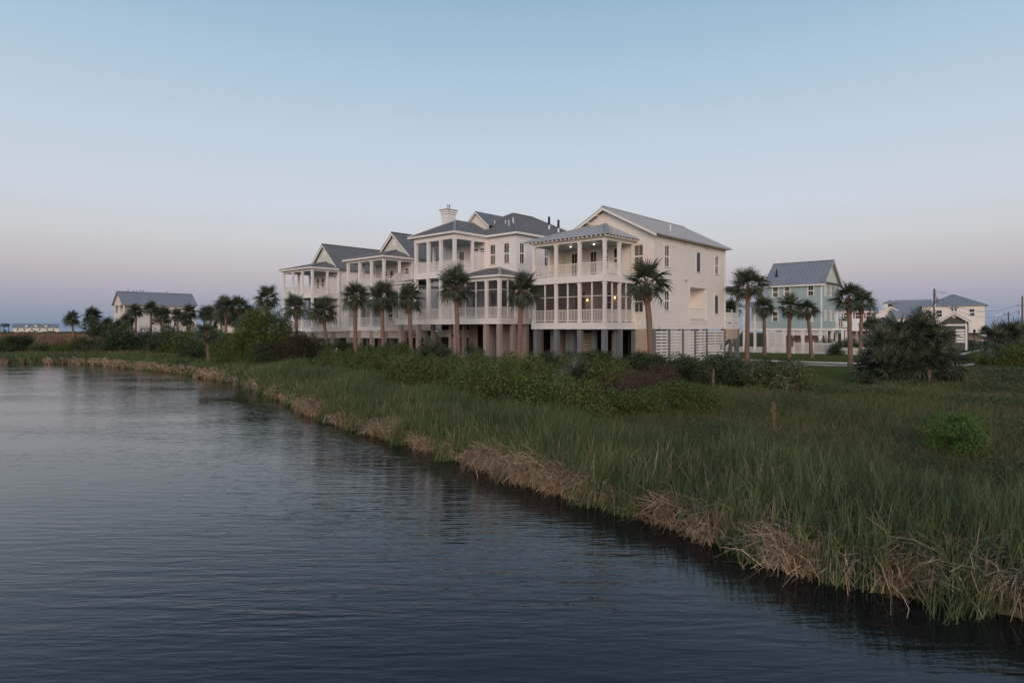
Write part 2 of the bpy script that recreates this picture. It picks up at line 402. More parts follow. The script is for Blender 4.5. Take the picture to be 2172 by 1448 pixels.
def rail(c, p, q, z, h=0.92, m="cream_trim", step=0.138, bw=0.033, name="railing", parent=None):
    L = math.hypot(q[0]-p[0], q[1]-p[1]); t = ((q[0]-p[0])/L, (q[1]-p[1])/L)
    fr = Fr(p, t, (t[1],-t[0]))
    o = c.part(name, MB().fbox(fr,0,L,-.045,.045,z+h-.055,z+h), m, parent)
    c.part("bottom_rail", MB().fbox(fr,0,L,-.03,.03,z+.09,z+.14), m, o)
    b = MB(); n = max(1,int(round(L/step)))
    for k in range(n): a = (k+.5)*L/n; b.fbox(fr,a-bw/2,a+bw/2,-bw/2,bw/2,z+.135,z+h-.05)
    c.part("balusters", b, m, o, kind="stuff")
    return o
def post(c, u, v, z0, z1, w=0.22, m="cream_trim", name="porch_post", caps=True):
    mb = MB().box(u-w/2,u+w/2,v-w/2,v+w/2,z0,z1)
    if caps:
        e = .03
        mb.box(u-w/2-e,u+w/2+e,v-w/2-e,v+w/2+e,z1-.16,z1-.06); mb.box(u-w/2-e,u+w/2+e,v-w/2-e,v+w/2+e,z0+.02,z0+.16)
    return c.part(name, mb, m)
def pile(c, u, v, z1, w=0.34, m="grey_pile"): return c.part("piling", MB().box(u-w/2,u+w/2,v-w/2,v+w/2,GZ-.15,z1), m)
def seams(c, poly, parent, m, step=0.45, w=0.03, h=0.045, off=0.0):
    P = [Vector(p) for p in poly]; n = Vector((0,0,0))
    for a, b2 in zip(P, P[1:]+P[:1]): n += (a-P[0]).cross(b2-P[0])
    n.normalize()
    if n.z < 0: n = -n
    hd = Vector((0,0,1)).cross(n).normalized(); sd = n.cross(hd).normalized()
    hs = [p.dot(hd) for p in P]; k0 = min(hs); k1 = max(hs); N = int((k1-k0)/step)
    for j in range(1, N+1):
        x = k0+(j-.5+off)*(k1-k0)/N
        ts = []
        for a, b2 in zip(P, P[1:]+P[:1]):
            ha, hb = a.dot(hd), b2.dot(hd)
            if (ha-x)*(hb-x) < 0: ts.append(a.lerp(b2,(x-ha)/(hb-ha)))
        if len(ts) < 2: continue
        p, q = ts[0], ts[1]
        if (p-q).length < .25: continue
        d = (q-p).normalized(); p = p+d*.02; q = q-d*.02
        a = hd*w/2; e = n*h; i = n*.004
        c.part("seam", MB().hexa([p-a-i,p+a-i,q+a-i,q-a-i,p-a+e,p+a+e,q+a+e,q-a+e]), m, parent)
def caps(c, lines, parent, m, w=0.22, name="ridge_cap"):
    for p, q in lines: c.part(name, MB().bar((p[0],p[1],p[2]+.03),(q[0],q[1],q[2]+.03),w,.06), m, parent)
def roof(c, polys, m, t=0.10, cap=(), step=0.45, seam_polys=None, label=None, capw=.22, capm=None):
    mb = MB()
    for p in polys: mb.slab(p, t)
    o = c.part("roof", mb, m, label=label)
    for p in (polys if seam_polys is None else [polys[i] for i in seam_polys]): seams(c, p, o, m, step)
    caps(c, cap, o, capm or m, capw); return o
def fascia(c, pts, z0, z1, m, w=0.05, closed=False, name="fascia"):
    seg = list(zip(pts, pts[1:]+pts[:1])) if closed else list(zip(pts[:-1], pts[1:]))
    for p, q in seg:
        L = math.hypot(q[0]-p[0], q[1]-p[1])
        t = ((q[0]-p[0])/L, (q[1]-p[1])/L); fr = Fr(p, t, (t[1],-t[0]))
        c.part(name, MB().fbox(fr,-w/2+.001,L-w/2-.001,-w/2,w/2,z0,z1), m)
def hip_porch(u0, u1, v0, v1, ze, apex, over=0.45):
    """hip roof leaning on the wall u=u1; apex = ((v_a, v_b), z) along that wall"""
    (va, vb), za = apex; a, b2, cc = u0-over, v0-over, v1+over
    return [[(a,b2,ze),(u1,b2,ze),(u1,va,za)], [(a,cc,ze),(a,b2,ze),(u1,va,za),(u1,vb,za)], [(u1,cc,ze),(a,cc,ze),(u1,vb,za)]]
def slat_bay(c, fr, a0, a1, z0, z1, m, step=0.2375, h=0.165, d=0.02, stile=True, name="slat_panel", th=.025, stm=None):
    f = MB().fbox(fr,a0,a0+.07,-.07,-.03,z0,z1).fbox(fr,a1-.07,a1,-.07,-.03,z0,z1)
    if stile: f.fbox(fr,(a0+a1)/2-.05,(a0+a1)/2+.05,-.07,-.03,z0,z1)
    o = c.part(name, f, stm or m)
    n = int((z1-z0)/step); me = None
    for k in range(n):
        zt = z1-.06-k*step
        c.part("slat", MB().fbox(fr,a0+.01,a1-.01,-.03+.0,-.03+th,zt-h,zt), m, o)
    return o
def valance(c, fr, a0, a1, z0, z1, m="slat_white", step=.14, w=.085):
    f = MB().fbox(fr,a0,a1,-.04,.0,z0,z0+.06).fbox(fr,a0,a1,-.04,.0,z1-.06,z1)
    o = c.part("valance", f, m); b = MB(); n = int((a1-a0)/step)
    for k in range(n): a = a0+(k+.5)*(a1-a0)/n; b.fbox(fr,a-w/2,a+w/2,.0,.02,z0,z1)
    c.part("valance_boards", b, m, o, kind="stuff"); return o
def lamp(name, label, loc, bulb_r, energy, color, group, kind="ceiling"):
    r = root(name, label, "lamp", loc, ROW_ROT, group)
    if kind == "ceiling":
        put("lamp_base", MB().tube([(0,0,.06),(0,0,0)],[.09,.11],12).mesh("lamp_base","white_paint"), r)
        sh = MB().tube([(0,0,0),(0,0,-.04),(0,0,-.07),(0,0,-.08)],[.07,.08,.05,.01],12)
    else:
        put("lamp_base", MB().box(-.02,.1,-.06,.06,-.08,.10).mesh("lamp_base","black_metal"), r)
        sh = MB().tube([(-.08,0,-.10),(-.08,0,0),(-.08,0,.10)],[.06,.09,.05],10)
    put("bulb", sh.mesh("bulb","bulb_white" if kind == "ceiling" else "bulb_warm",smooth=True), r)
    ld = bpy.data.lights.new("lamp_light",'POINT'); ld.energy = energy; ld.color = color; ld.shadow_soft_size = bulb_r
    lo = bpy.data.objects.new("lamp_light", ld); link(lo); lo.parent = r; lo.location = (-.25 if kind != "ceiling" else 0,0,-.2 if kind == "ceiling" else 0)
    return r
def band(c, pts, z0, z1, m, name="skirt_band", split=True):
    """boxed beam running round the deck edge, outside face on the given plan line (clockwise seen from above)"""
    zm = z0+(z1-z0)*.42
    for p, q in zip(pts[:-1], pts[1:]):
        L = math.hypot(q[0]-p[0], q[1]-p[1]); t = ((q[0]-p[0])/L,(q[1]-p[1])/L); fr = Fr(p, t, (t[1],-t[0]))
        mb = MB().fbox(fr,-.0,L,-.10,0.0,z0,zm-.012).fbox(fr,0,L,-.10,-.018,zm-.012,z1-.05).fbox(fr,0,L,-.10,.03,z1-.05,z1)
        c.part(name, mb, m)

# ------------------------------------------------------------------ house 1: cream gabled house on grey pilings
c = Ctx("cream_house","cream gabled house on grey pilings with screened lower porch and light metal roof","house",0.0)
UW, V0, V1, UE = 3.93, -1.73, 6.63, 16.7
F, S, G, WR = front(0), right(0), front(UW), right(V0)
T = "cream_trim"
# floors
c.part("floor", MB().box(.12,UW-.01,.12,6.5,4.02,4.48), "deck_boards")
c.part("floor", MB().box(UW+.02,UE-.02,V0+.02,V1-.02,4.02,4.3), "deck_boards")
c.part("upper_floor", MB().box(.11,UW-.01,.11,6.51,7.50,7.93), "haint_ceiling")
c.part("porch_ceiling", MB().box(.0,UW-.01,.0,6.62,10.50,10.56), "haint_ceiling")
band(c, [(UW,0-.12),(0-.12,0-.12),(0-.12,6.74),(UW,6.74)], 4.0, 4.5, T)
band(c, [(UW,0-.12),(0-.12,0-.12),(0-.12,6.74),(UW,6.74)], 7.45, 7.97, T)
gl = lambda z: (V0, V1) if z < 11.25 else (V0+(z-11.25)/.53, V1-(z-11.25)/.53)
gh = [(-.83,-.07,8.72,10.36),(-.83,-.07,5.3,6.92),(3.35,4.09,7.97,10.3),(5.25,5.98,7.97,10.3),(1.05,1.8,8.8,10.3),(2.3,2.95,8.8,10.3),(4.6,5.4,4.5,6.9),(1.9,2.9,5.3,6.9)]
c.part("gable_wall", siding(MB(),G,V0,V1,4.26,13.40,gh,lim=gl), "cream_paint")
wh = [(5.53,6.32,8.83,10.35),(5.53,6.32,5.46,6.92),(10.92,11.68,8.76,10.34),(14.47,15.22,8.82,10.3),(14.41,15.18,5.37,6.9),(9.76,12.79,4.75,7.42)]
c.part("side_wall", siding(MB(),WR,UW,UE,4.26,11.3,wh), "cream_paint")
c.part("rear_wall", siding(MB(),back(UE),V0,V1,4.26,13.4,[],lim=gl), "cream_paint")
c.part("side_wall", siding(MB(),left(V1),UW,UE,4.26,11.3,[]), "cream_paint")
for cu, cv in ((UW,V0),(UE,V0),(UW,V1),(UE,V1)):
    c.part("corner_board", MB().box(cu-.022,cu+.10,cv-.022,cv+.10,4.27,11.2) if (cu==UW and cv==V0) else MB().box(cu-(.022 if cu==UW else .10),cu+(.10 if cu==UW else .022),cv-(.022 if cv==V0 else .10),cv+(.10 if cv==V0 else .022),4.27,11.2), T)
c.part("skirt_band", MB().fbox(WR,UW-.03,UE+3.0,0,.03,4.0,4.25), T)
c.part("skirt_band", MB().fbox(G,V0-.03,-.13,0.001,.03,4.0,4.25), T)
for h in gh[:2]: window(c,G,*h,glass=("pane_blind","pane_blind") if h[2]>8 else ("pane_green","pane_green"),trim=T)
for h in gh[2:4]: door(c,G,*h,m=T)
for h in gh[4:6]: window(c,G,*h,glass=("pane_dark","pane_blind"),trim=T)
door(c,G,*gh[6],m="shutter_blue"); window(c,G,*gh[7],trim=T)
window(c,WR,*wh[0],glass=("pane_green","pane_green"),trim=T); window(c,WR,*wh[1],glass=("pane_green","pane_green"),trim=T)
window(c,WR,*wh[2],trim=T,shut="shutter_blue"); window(c,WR,*wh[3],glass=("pane_green","pane_green"),trim=T); window(c,WR,*wh[4],trim=T,shut="shutter_blue")
# stair alcove in the side wall
a0,a1,b0,b1 = wh[5]
al = MB().fbox(WR,a0,a1,-1.6,-1.58,b0,b1).fbox(WR,a0,a0+.02,-1.58,-.01,b0,b1).fbox(WR,a1-.02,a1,-1.58,-.01,b0,b1).fbox(WR,a0+.02,a1-.02,-1.58,-.01,b1-.02,b1).fbox(WR,a0+.02,a1-.02,-1.58,-.01,b0,b0+.02)
al2 = siding(MB(),WR,a0+.02,a1-.02,b0+.02,b1-.02,d0=-1.578)
o = c.part("alcove", al, "cream_paint"); c.part("alcove_siding", al2, "cream_paint", o)
c.part("alcove_trim", MB().fbox(WR,a0-.14,a0,-.04,.04,b0,b1).fbox(WR,a1,a1+.14,-.04,.04,b0,b1).fbox(WR,a0-.17,a1+.17,-.04,.05,b1,b1+.17).fbox(WR,a0-.2,a1+.2,-.04,.10,b0-.1,b0).fbox(WR,a0-.14,a1+.14,.001,.045,b0-.32,b0-.1), T, o)
rail(c,(a0,V0+.06),(a1,V0+.06),b0,.95,T,step=.10,bw=.05)
# porch posts, rails, screens
PV = [0.0,2.21,4.42,6.62]; PU = [1.9]
for v in PV:
    post(c,0,v,7.97,10.47); post(c,0,v,4.5,7.46)
for u in PU:
    post(c,u,0,7.97,10.47); post(c,u,0,4.5,7.46)
post(c,UW-.12,0,7.97,10.47,.2); post(c,UW-.12,0,4.5,7.46,.2)
post(c,UW-.12,6.62,7.97,10.47,.2); post(c,UW-.12,6.62,4.5,7.46,.2); post(c,1.9,6.62,7.97,10.47); post(c,1.9,6.62,4.5,7.46)
def beam(c, pts, z0, z1, m, w=.2):
    for p, q in zip(pts[:-1], pts[1:]):
        L = math.hypot(q[0]-p[0], q[1]-p[1]); t = ((q[0]-p[0])/L,(q[1]-p[1])/L); fr = Fr(p,t,(t[1],-t[0]))
        c.part("porch_beam", MB().fbox(fr,-w/2+.002,L-w/2-.002,-w/2,w/2,z0,z1), m)
beam(c,[(UW,0),(0,0),(0,6.62),(UW,6.62)],10.44,10.74,T)
def screen_bay(c, p, q, zd, zt, nmid=1, m=T, zr=0.95, zx=1.9):
    """screened bay between posts: low railing, mid stiles, a cross rail and the mesh panels"""
    L = math.hypot(q[0]-p[0], q[1]-p[1]); t = ((q[0]-p[0])/L,(q[1]-p[1])/L); fr = Fr(p,t,(t[1],-t[0]))
    e = .11
    f = MB()
    for k in range(1,nmid+1):
        a = L*k/(nmid+1); f.fbox(fr,a-.045,a+.045,-.045,.045,zd,zt)
    f.fbox(fr,e,L-e,-.03,.03,zd+zx,zd+zx+.045)
    o = c.part("screen_frame", f, m)
    xs = [e]+[L*k/(nmid+1) for k in range(1,nmid+1)]+[L-e]
    for x0, x1 in zip(xs[:-1], xs[1:]):
        x0 += .045; x1 -= .045
        for s0, s1 in ((zd+.1,zd+zx),(zd+zx+.045,zt-.02)):
            q4 = [fr.p(x0,-.05,s0),fr.p(x1,-.05,s0),fr.p(x1,-.05,s1),fr.p(x0,-.05,s1)]
            c.part("screen", MB().quad(*q4), "screen_mesh", o)
        A = fr.p(x0-.04,.0,0); B = fr.p(x1+.04,.0,0)
        rail(c,A[:2],B[:2],zd,zr,m,step=.138,bw=.038)
for v0, v1 in zip(PV[:-1],PV[1:]):
    screen_bay(c,(0,v1),(0,v0),4.5,7.46); rail(c,(0,v1-.11),(0,v0+.11),7.97,.92,T)
screen_bay(c,(0,0),(1.9,0),4.5,7.46); screen_bay(c,(1.9,0),(UW-.12,0),4.5,7.46)
rail(c,(.11,0),(1.79,0),7.97,.92,T); rail(c,(2.01,0),(UW-.22,0),7.97,.92,T)
rail(c,(.11,6.62),(1.79,6.62),7.97,.92,T); rail(c,(2.01,6.62),(UW-.22,6.62),7.97,.92,T)
c.part("porch_end_wall", siding(MB(),right(6.50),1.9,UW-.02,7.97,10.45), "cream_paint")
c.part("porch_end_wall", siding(MB(),right(6.50),.1,UW-.02,4.5,7.46), "taupe_wall")
# roofs
R1, ZE, ZR = 2.45, 11.12, 13.62
mr = [[(3.32,-2.27,ZE),(17.05,-2.27,ZE),(17.05,R1,ZR),(3.32,R1,ZR)],[(17.05,7.17,ZE),(3.32,7.17,ZE),(3.32,R1,ZR),(17.05,R1,ZR)]]
ro = roof(c,mr,"metal_roof_light",.07,[((3.30,R1,ZR),(17.07,R1,ZR))])
pr = hip_porch(0,UW,0,6.62,10.83,((2.57,4.05),12.32),.55)
ro2 = roof(c,pr,"metal_roof_light",.06,[(pr[0][0],pr[0][2]),(pr[1][0],pr[1][3])],capw=.34,capm="roof_flashing")
for s, v in ((-1,-2.27),(1,7.17)):
    c.part("barge_board", MB().hexa([(3.34,v,ZE-.28),(3.40,v,ZE-.28),(3.40,R1,ZR-.28),(3.34,R1,ZR-.28),(3.34,v,ZE-.075),(3.40,v,ZE-.075),(3.40,R1,ZR-.075),(3.34,R1,ZR-.075)]), T)
sl = (ZR-ZE)/(R1+2.27)
for v in (-1.9,-1.0,-.1,.8,1.7,2.45,3.2,4.1,5.0,5.9,6.8):
    zz = ZE+sl*((v+2.27) if v <= R1 else (7.17-v))
    c.part("bracket", MB().box(3.41,3.92,v-.06,v+.06,zz-.26,zz-.10), T)
for k in range(34):
    u = 4.2+k*.385
    if u < 16.9: c.part("rafter_tail", MB().box(u-.035,u+.035,-2.22,V0-.01,11.02,11.15), "slat_white")
for k in range(19):
    v = -.35+k*.40
    c.part("rafter_tail", MB().box(-.50,-.11,v-.04,v+.04,10.64,10.77), T)
for k in range(10):
    u = -.1+k*.42
    c.part("rafter_tail", MB().box(u-.04,u+.04,-.50,-.11,10.64,10.77), T)
for k in range(1): c.part("vent_pipe", MB().tube([(8.6,-.6,ZE+sl*1.6),(8.6,-.6,ZE+sl*1.6+.45)],[.06,.06],8).tube([(8.6,-.6,ZE+sl*1.6+.4),(8.6,-.6,ZE+sl*1.6+.5)],[.11,.09],8), "pvc_white")
for u_, z_ in ((8.9,10.95),(12.3,11.0),(12.9,10.9),(8.9,7.95),(4.6,4.1),(16.0,4.12)):
    c.part("flood_lamp", MB().fbox(WR,u_-.05,u_+.05,.0,.10,z_-.05,z_+.05).tube([WR.p(u_-.08,.12,z_-.02),WR.p(u_-.14,.26,z_-.08)],[.04,.065],8), "tan_slat")
c.part("downpipe", MB().fbox(WR,UE-.32,UE-.24,.045,.12,4.0,10.95).fbox(WR,UE-.30,UE-.26,.03,.05,4.5,10.9), T)
c.part("meter_box", MB().fbox(WR,15.55,15.85,-.02,.09,2.3,2.8), "grey_metal")
# below the deck
for v in (6.45,4.42,2.21,.05): pile(c,.06,v,4.02)
for v in (6.3,4.3,2.3,.3): pile(c,2.0,v,4.02)
for u in (UW+.1,6.28,8.54,10.7,12.87,16.5): pile(c,u,V0+.12,4.02,.32)
pile(c,UW+.1,.0,4.02); pile(c,2.0,0.02,4.02)
pile(c,19.55,V0+.14,4.02,.36)
c.part("brace", MB().bar((18.6,V0+.14,3.9),(19.5,V0+.14,2.0),.22), "grey_pile")
bays = [(4.23,6.11),(6.45,8.37),(8.71,10.53),(10.87,12.70),(13.04,16.33)]
for i, (b0, b1) in enumerate(bays):
    slat_bay(c,right(V0-.005),b0,b1,GZ-.02,3.92,"slat_white",step=.2375,h=.165 if i in (0,3,4) else .20)
    if i in (1,2): c.part("storage_wall_or_shade", MB().fbox(right(V0),b0,b1,-.32,-.28,GZ,3.98), "cream_paint")
    else: c.part("storage_wall_or_shade", MB().fbox(right(V0),b0,b1,-2.4,-2.36,GZ,3.98), "painted_shade")  # added dark sheet behind open slats, shade painted in its colour
c.part("storage_wall_or_shade", siding(MB(),front(UW+.02),V0+.3,-.16,GZ,4.0,course=.24), "tan_slat")
slat_bay(c,front(3.0),3.2,4.7,GZ,3.75,"tan_slat",.21,.15); slat_bay(c,front(4.4),1.3,2.3,GZ,3.75,"tan_slat",.21,.15); slat_bay(c,front(5.2),-.1,.55,GZ,3.9,"slat_white",.24,.16)
c.part("storage_wall_or_shade", MB().box(7.8,7.9,V0+.4,V1,GZ,3.98), "painted_shade")  # dark backing sheet, shade below the deck put into its colour
c.part("storage_wall_or_shade", MB().box(2.6,7.8,6.3,6.42,GZ,3.98), "taupe_wall")
c.part("storage_wall_or_shade", MB().box(2.3,2.36,4.75,5.3,GZ,3.98), "grey_pile")
# rear porch
c.part("floor", MB().box(UE+.02,19.68,V0+.03,3.0,4.0,4.42), "deck_boards")
c.part("skirt_band", MB().fbox(WR,UE,19.72,-.02,.02,4.26,4.48), T)
valance(c,right(V0-.0),16.72,19.4,3.1,3.98,"tan_slat",.15,.142)
for u in (16.95,18.3): c.part("porch_board_panel", MB().fbox(right(V0+.02),u-.15+.02,u+1.2,-.03,.0,4.62,5.52), "cream_paint")
post(c,19.58,V0+.1,4.48,7.35,.2); post(c,18.2,V0+.06,4.48,5.75,.12,caps=False,name="newel_post")
roof(c,[[(16.72,V0-.35,7.85),(20.05,V0-.35,7.4),(20.05,3.2,7.4),(16.72,3.2,7.85)]],"metal_roof_light",.07)
c.part("porch_beam", MB().fbox(WR,16.74,19.7,-.14,.0,7.12,7.34), T)
o_ = W(1.5,3.6); lamp("ceiling_lamp","lit ceiling lamp on upper cream porch, towards the porch's far end",W(1.4,4.1)+(10.44,),.05,1.5,(1,.72,.42),"upper porch ceiling lamps")
lamp("ceiling_lamp","lit ceiling lamp on upper cream porch, near the porch middle",W(1.4,1.9)+(10.44,),.05,1.5,(1,.72,.42),"upper porch ceiling lamps")
lamp("wall_lamp","glowing wall lamp behind the lower porch screens of the cream house, beside the door",W(UW-.12,4.15)+(6.35,),.05,2.2,(1,.58,.25),"lower porch wall lamps","wall")
lamp("wall_lamp","dim orange wall lamp behind the lower porch screens, near the porch corner post",W(UW-.12,1.55)+(6.45,),.05,1.2,(1,.42,.18),"lower porch wall lamps","wall")
def rocking(v, u, label):
    r = root("rocking_chair", label, "chair", W(u,v)+(7.94,), ROW_ROT+R(180), "chairs on the upper cream porch")
    put("seat", MB().box(-.25,.25,-.28,.28,.40,.45).mesh("seat","white_paint"), r)
    b = MB()
    for k in range(5): b.bar((-.24,-.22+k*.11,.45),(-.42,-.22+k*.11,1.10),.05,.02)
    b.bar((-.42,-.3,1.1),(-.42,.3,1.1),.06); put("backrest", b.mesh("backrest","white_paint"), r)
    for y in (-.27,.27):
        put("arm", MB().bar((-.3,y,.66),(.28,y,.66),.07,.03).mesh("arm","white_paint"), r)
        for x in (-.24,.24): put("leg", MB().bar((x,y,.04),(x,y,.66),.04).mesh("leg","white_paint"), r)
        put("rocker", MB().tube([(-.5,y,.10),(-.2,y,.02),(.2,y,.02),(.45,y,.08)],[.02]*4,6).mesh("rocker","white_paint"), r)
rocking(1.3,2.6,"white rocking chair behind the upper porch railing of the cream house")

# ------------------------------------------------------------------ house 2: white house with hipped dark roof and chimney
c = Ctx("chimney_house","white house with dark hipped metal roof, tall chimney and stacked porches","house",16.0)
T = "white_paint"; UW = 4.01
c.part("floor", MB().box(.05,UW+12,10.45,24.1,4.45,4.90), "deck_boards")
band(c,[(9.0,10.30),(-.08,10.30),(-.08,24.30),(6.0,24.30)],4.43,4.95,T)
band(c,[(UW,15.80),(-.10,15.80),(-.10,21.36),(UW,21.36)],8.65,9.26,T)
c.part("upper_floor", MB().box(.01,UW,15.9,21.26,8.70,9.22), "haint_ceiling")
c.part("porch_ceiling", MB().box(-.1,UW,15.8,21.35,12.12,12.18), "haint_ceiling")
c.part("porch_ceiling", MB().box(.05,UW,10.4,15.8,8.1,8.16), "haint_ceiling")
c.part("porch_ceiling", MB().box(.05,UW,21.4,24.2,8.1,8.16), "haint_ceiling")
VA, VB = 12.12, 21.5; UE = 16.5
gh = [(14.70,15.38,10.0,11.78),(12.98,13.64,10.0,11.78),(17.0,17.65,9.3,11.6),(18.9,19.6,9.3,11.5),(16.05,16.75,11.2,11.6),
      (13.2,14.1,4.95,7.4),(14.6,15.3,5.2,7.3),(17.0,17.8,4.95,7.3),(19.2,20.0,5.3,7.2),(11.2+1.2,12.9,5.2,7.3)]
c.part("front_wall", siding(MB(),front(UW),VA,VB,4.96,12.45,gh), "white_siding")
sh = [(4.46,5.09,9.97,11.75),(8.0,8.65,9.97,11.75)]
c.part("side_wall", siding(MB(),right(VA),UW,UE,4.96,12.45,sh), "white_siding")
c.part("side_wall", siding(MB(),left(VB),UW,UE,4.96,12.45,[]), "white_siding")
c.part("rear_wall", siding(MB(),back(UE),VA,VB,4.96,12.45,[]), "white_siding")
for cu, cv in ((UW,VA),): c.part("corner_board", MB().box(cu-.022,cu+.12,cv-.022,cv+.12,4.97,12.4), T)
for h in gh[:2]: window(c,front(UW),*h,glass=("pane_green","pane_blind"),trim=T)
for h in gh[2:4]: window(c,front(UW),*h,glass=("pane_blind","pane_dark"),trim=T)
window(c,front(UW),*gh[4],trim=T,mullion=True)
for h in (gh[5],gh[7]): door(c,front(UW),*h,m=T)
for h in (gh[6],gh[8],gh[9]): window(c,front(UW),*h,trim=T)
for h in sh: window(c,right(VA),*h,glass=("pane_green","pane_dark"),trim=T)
# upper porch
for v in (15.9,17.72,19.45,21.25): post(c,0,v,9.26,12.10,.26,T); post(c,0,v,4.95,8.66,.28,T)
post(c,2.21,15.9,9.26,12.10,.22,T); post(c,UW-.12,15.9,9.26,12.1,.18,T); post(c,2.2,21.25,9.26,12.1,.22,T)
for a, b2 in ((15.9,17.72),(17.72,19.45),(19.45,21.25)):
    rail(c,(0,b2-.13),(0,a+.13),9.26,.92,T); rail(c,(0,b2-.14),(0,a+.14),4.95,.92,T)
rail(c,(.13,15.9),(2.1,15.9),9.26,.92,T); rail(c,(.13,21.25),(2.1,21.25),9.26,.92,T)
rail(c,(0,23.7),(0,21.4),4.95,.92,T); post(c,0,23.8,4.95,8.1,.22,T)
beam(c,[(UW,15.9),(0,15.9),(0,21.25),(UW,21.25)],12.06,12.50,T,.3)
def louvre(c, fr, a0, a1, z0, z1, m):
    f = MB().fbox(fr,a0,a0+.09,-.03,.03,z0,z1).fbox(fr,a1-.09,a1,-.03,.03,z0,z1).fbox(fr,(a0+a1)/2-.05,(a0+a1)/2+.05,-.03,.03,z0,z1).fbox(fr,a0+.09,a1-.09,-.031,.031,z1-.1,z1).fbox(fr,a0+.09,a1-.09,-.031,.031,z0,z0+.1)
    o = c.part("privacy_screen", f, m); b = MB(); n = int((z1-z0-.2)/.085)
    for k in range(n):
        zz = z0+.1+k*.085
        for s0, s1 in ((a0+.09,(a0+a1)/2-.05),((a0+a1)/2+.05,a1-.09)):
            q = [fr.p(s0,.02,zz),fr.p(s1,.02,zz),fr.p(s1,-.02,zz+.1),fr.p(s0,-.02,zz+.1)]
            b.quad(*q)
    c.part("louvre_blades", b, m, o, kind="stuff"); return o
louvre(c,right(15.88),2.33,UW-.2,9.3,11.15,T)
# screened lower porch
for v in (10.40,11.88): post(c,0,v,4.95,8.12,.26,T)
for u in (2.0,3.9): post(c,u,10.40,4.95,8.12,.24,T)
screen_bay(c,(0,15.8),(0,11.88),4.95,8.1,2,T,.92,2.35); screen_bay(c,(0,11.88),(0,10.40),4.95,8.1,0,T,.92,2.35)
screen_bay(c,(0,10.40),(2.0,10.40),4.95,8.1,1,T,.92,2.35); screen_bay(c,(2.0,10.4),(3.9,10.4),4.95,8.1,1,T,.92,2.35)
rail(c,(4.05,10.4),(8.6,10.4),4.95,.92,T)
beam(c,[(UW,10.40),(0,10.40),(0,15.78)],8.08,8.42,T,.26); beam(c,[(0,21.5),(0,24.1),(UW,24.1)],8.08,8.42,T,.26)
RD = "metal_roof_dark"
pr = [[(-.42,9.98,8.52),(UW,9.98,8.52),(UW,14.2,9.65)],[(UW,9.98,8.52),(9.0,9.98,8.52),(9.0,VA,9.093),(UW,VA,9.093)],
      [(-.42,15.78,8.52),(-.42,9.98,8.52),(UW,14.2,9.65),(UW,15.78,9.65)]]
roof(c,pr,RD,.06,[((-.42,9.98,8.54),(UW,14.2,9.67))],capw=.3,capm="roof_flashing")
fascia(c,[(9.0,9.99),(-.41,9.99),(-.41,15.76)],8.36,8.52,T)
pr = [[(-.42,24.5,8.52),(-.42,21.38,8.52),(UW,21.38,9.4),(UW,21.52,9.4)],[(UW,24.5,8.52),(-.42,24.5,8.52),(UW,21.52,9.4)]]
roof(c,pr,RD,.06); fascia(c,[(-.41,21.4),(-.41,24.48),(UW,24.48)],8.36,8.52,T)
# upper roofs
ze, sl = 12.68, .566
a0, a1, b0, b1 = UW-.45, UE+.45, VA-.45, VB+.45; rm = (b0+b1)/2; run = (b1-b0)/2; zr = ze+sl*run
main = [[(a0,b1,ze),(a0,b0,ze),(a0+run,rm,zr)],[(a0,b0,ze),(a1,b0,ze),(a1-run,rm,zr),(a0+run,rm,zr)],[(a1,b0,ze),(a1,b1,ze),(a1-run,rm,zr)],[(a1,b1,ze),(a0,b1,ze),(a0+run,rm,zr),(a1-run,rm,zr)]]
rr = roof(c,main,RD,.07,[((a0,b0,ze),(a0+run,rm,zr)),((a0+run,rm,zr),(a1-run,rm,zr)),((a1-run,rm,zr),(a1,b0,ze)),((a0,b1,ze),(a0+run,rm,zr))],seam_polys=[0,1])
pa, pb = 15.45, 21.97; pm = (pa+pb)/2; rn = (pb-pa)/2; zp = 14.32; ue = a0+(zp-ze)/sl+.05
por = [[(-.45,pb,ze),(-.45,pa,ze),(2.65,pm,zp)],[(-.45,pa,ze),(a0+.35,pa,ze),(ue,pm,zp),(2.65,pm,zp)],[(a0+.35,pb,ze),(-.45,pb,ze),(2.65,pm,zp),(ue,pm,zp)]]
por = [[(p[0],p[1],p[2]+.015) for p in q] for q in por]
roof(c,por,RD,.07,[((-.45,pa,ze),(2.65,pm,zp)),((2.65,pm,zp),(ue,pm,zp)),((-.45,pb,ze),(2.65,pm,zp))],capm="roof_flashing",seam_polys=[0,1])
fascia(c,[(a1,b0),(a0,b0),(a0,pa),(-.44,pa),(-.44,pb),(a0,pb)],12.50,12.675,T)
c.part("soffit", MB().box(-.40,UW+.0,15.5,15.78,12.50,12.53), T)
c.part("soffit", MB().box(a0+.03,a1-.03,b0+.03,VA-.03,12.50,12.53), T); c.part("soffit", MB().box(a0+.03,UW-.03,VA,15.45,12.50,12.531), T)
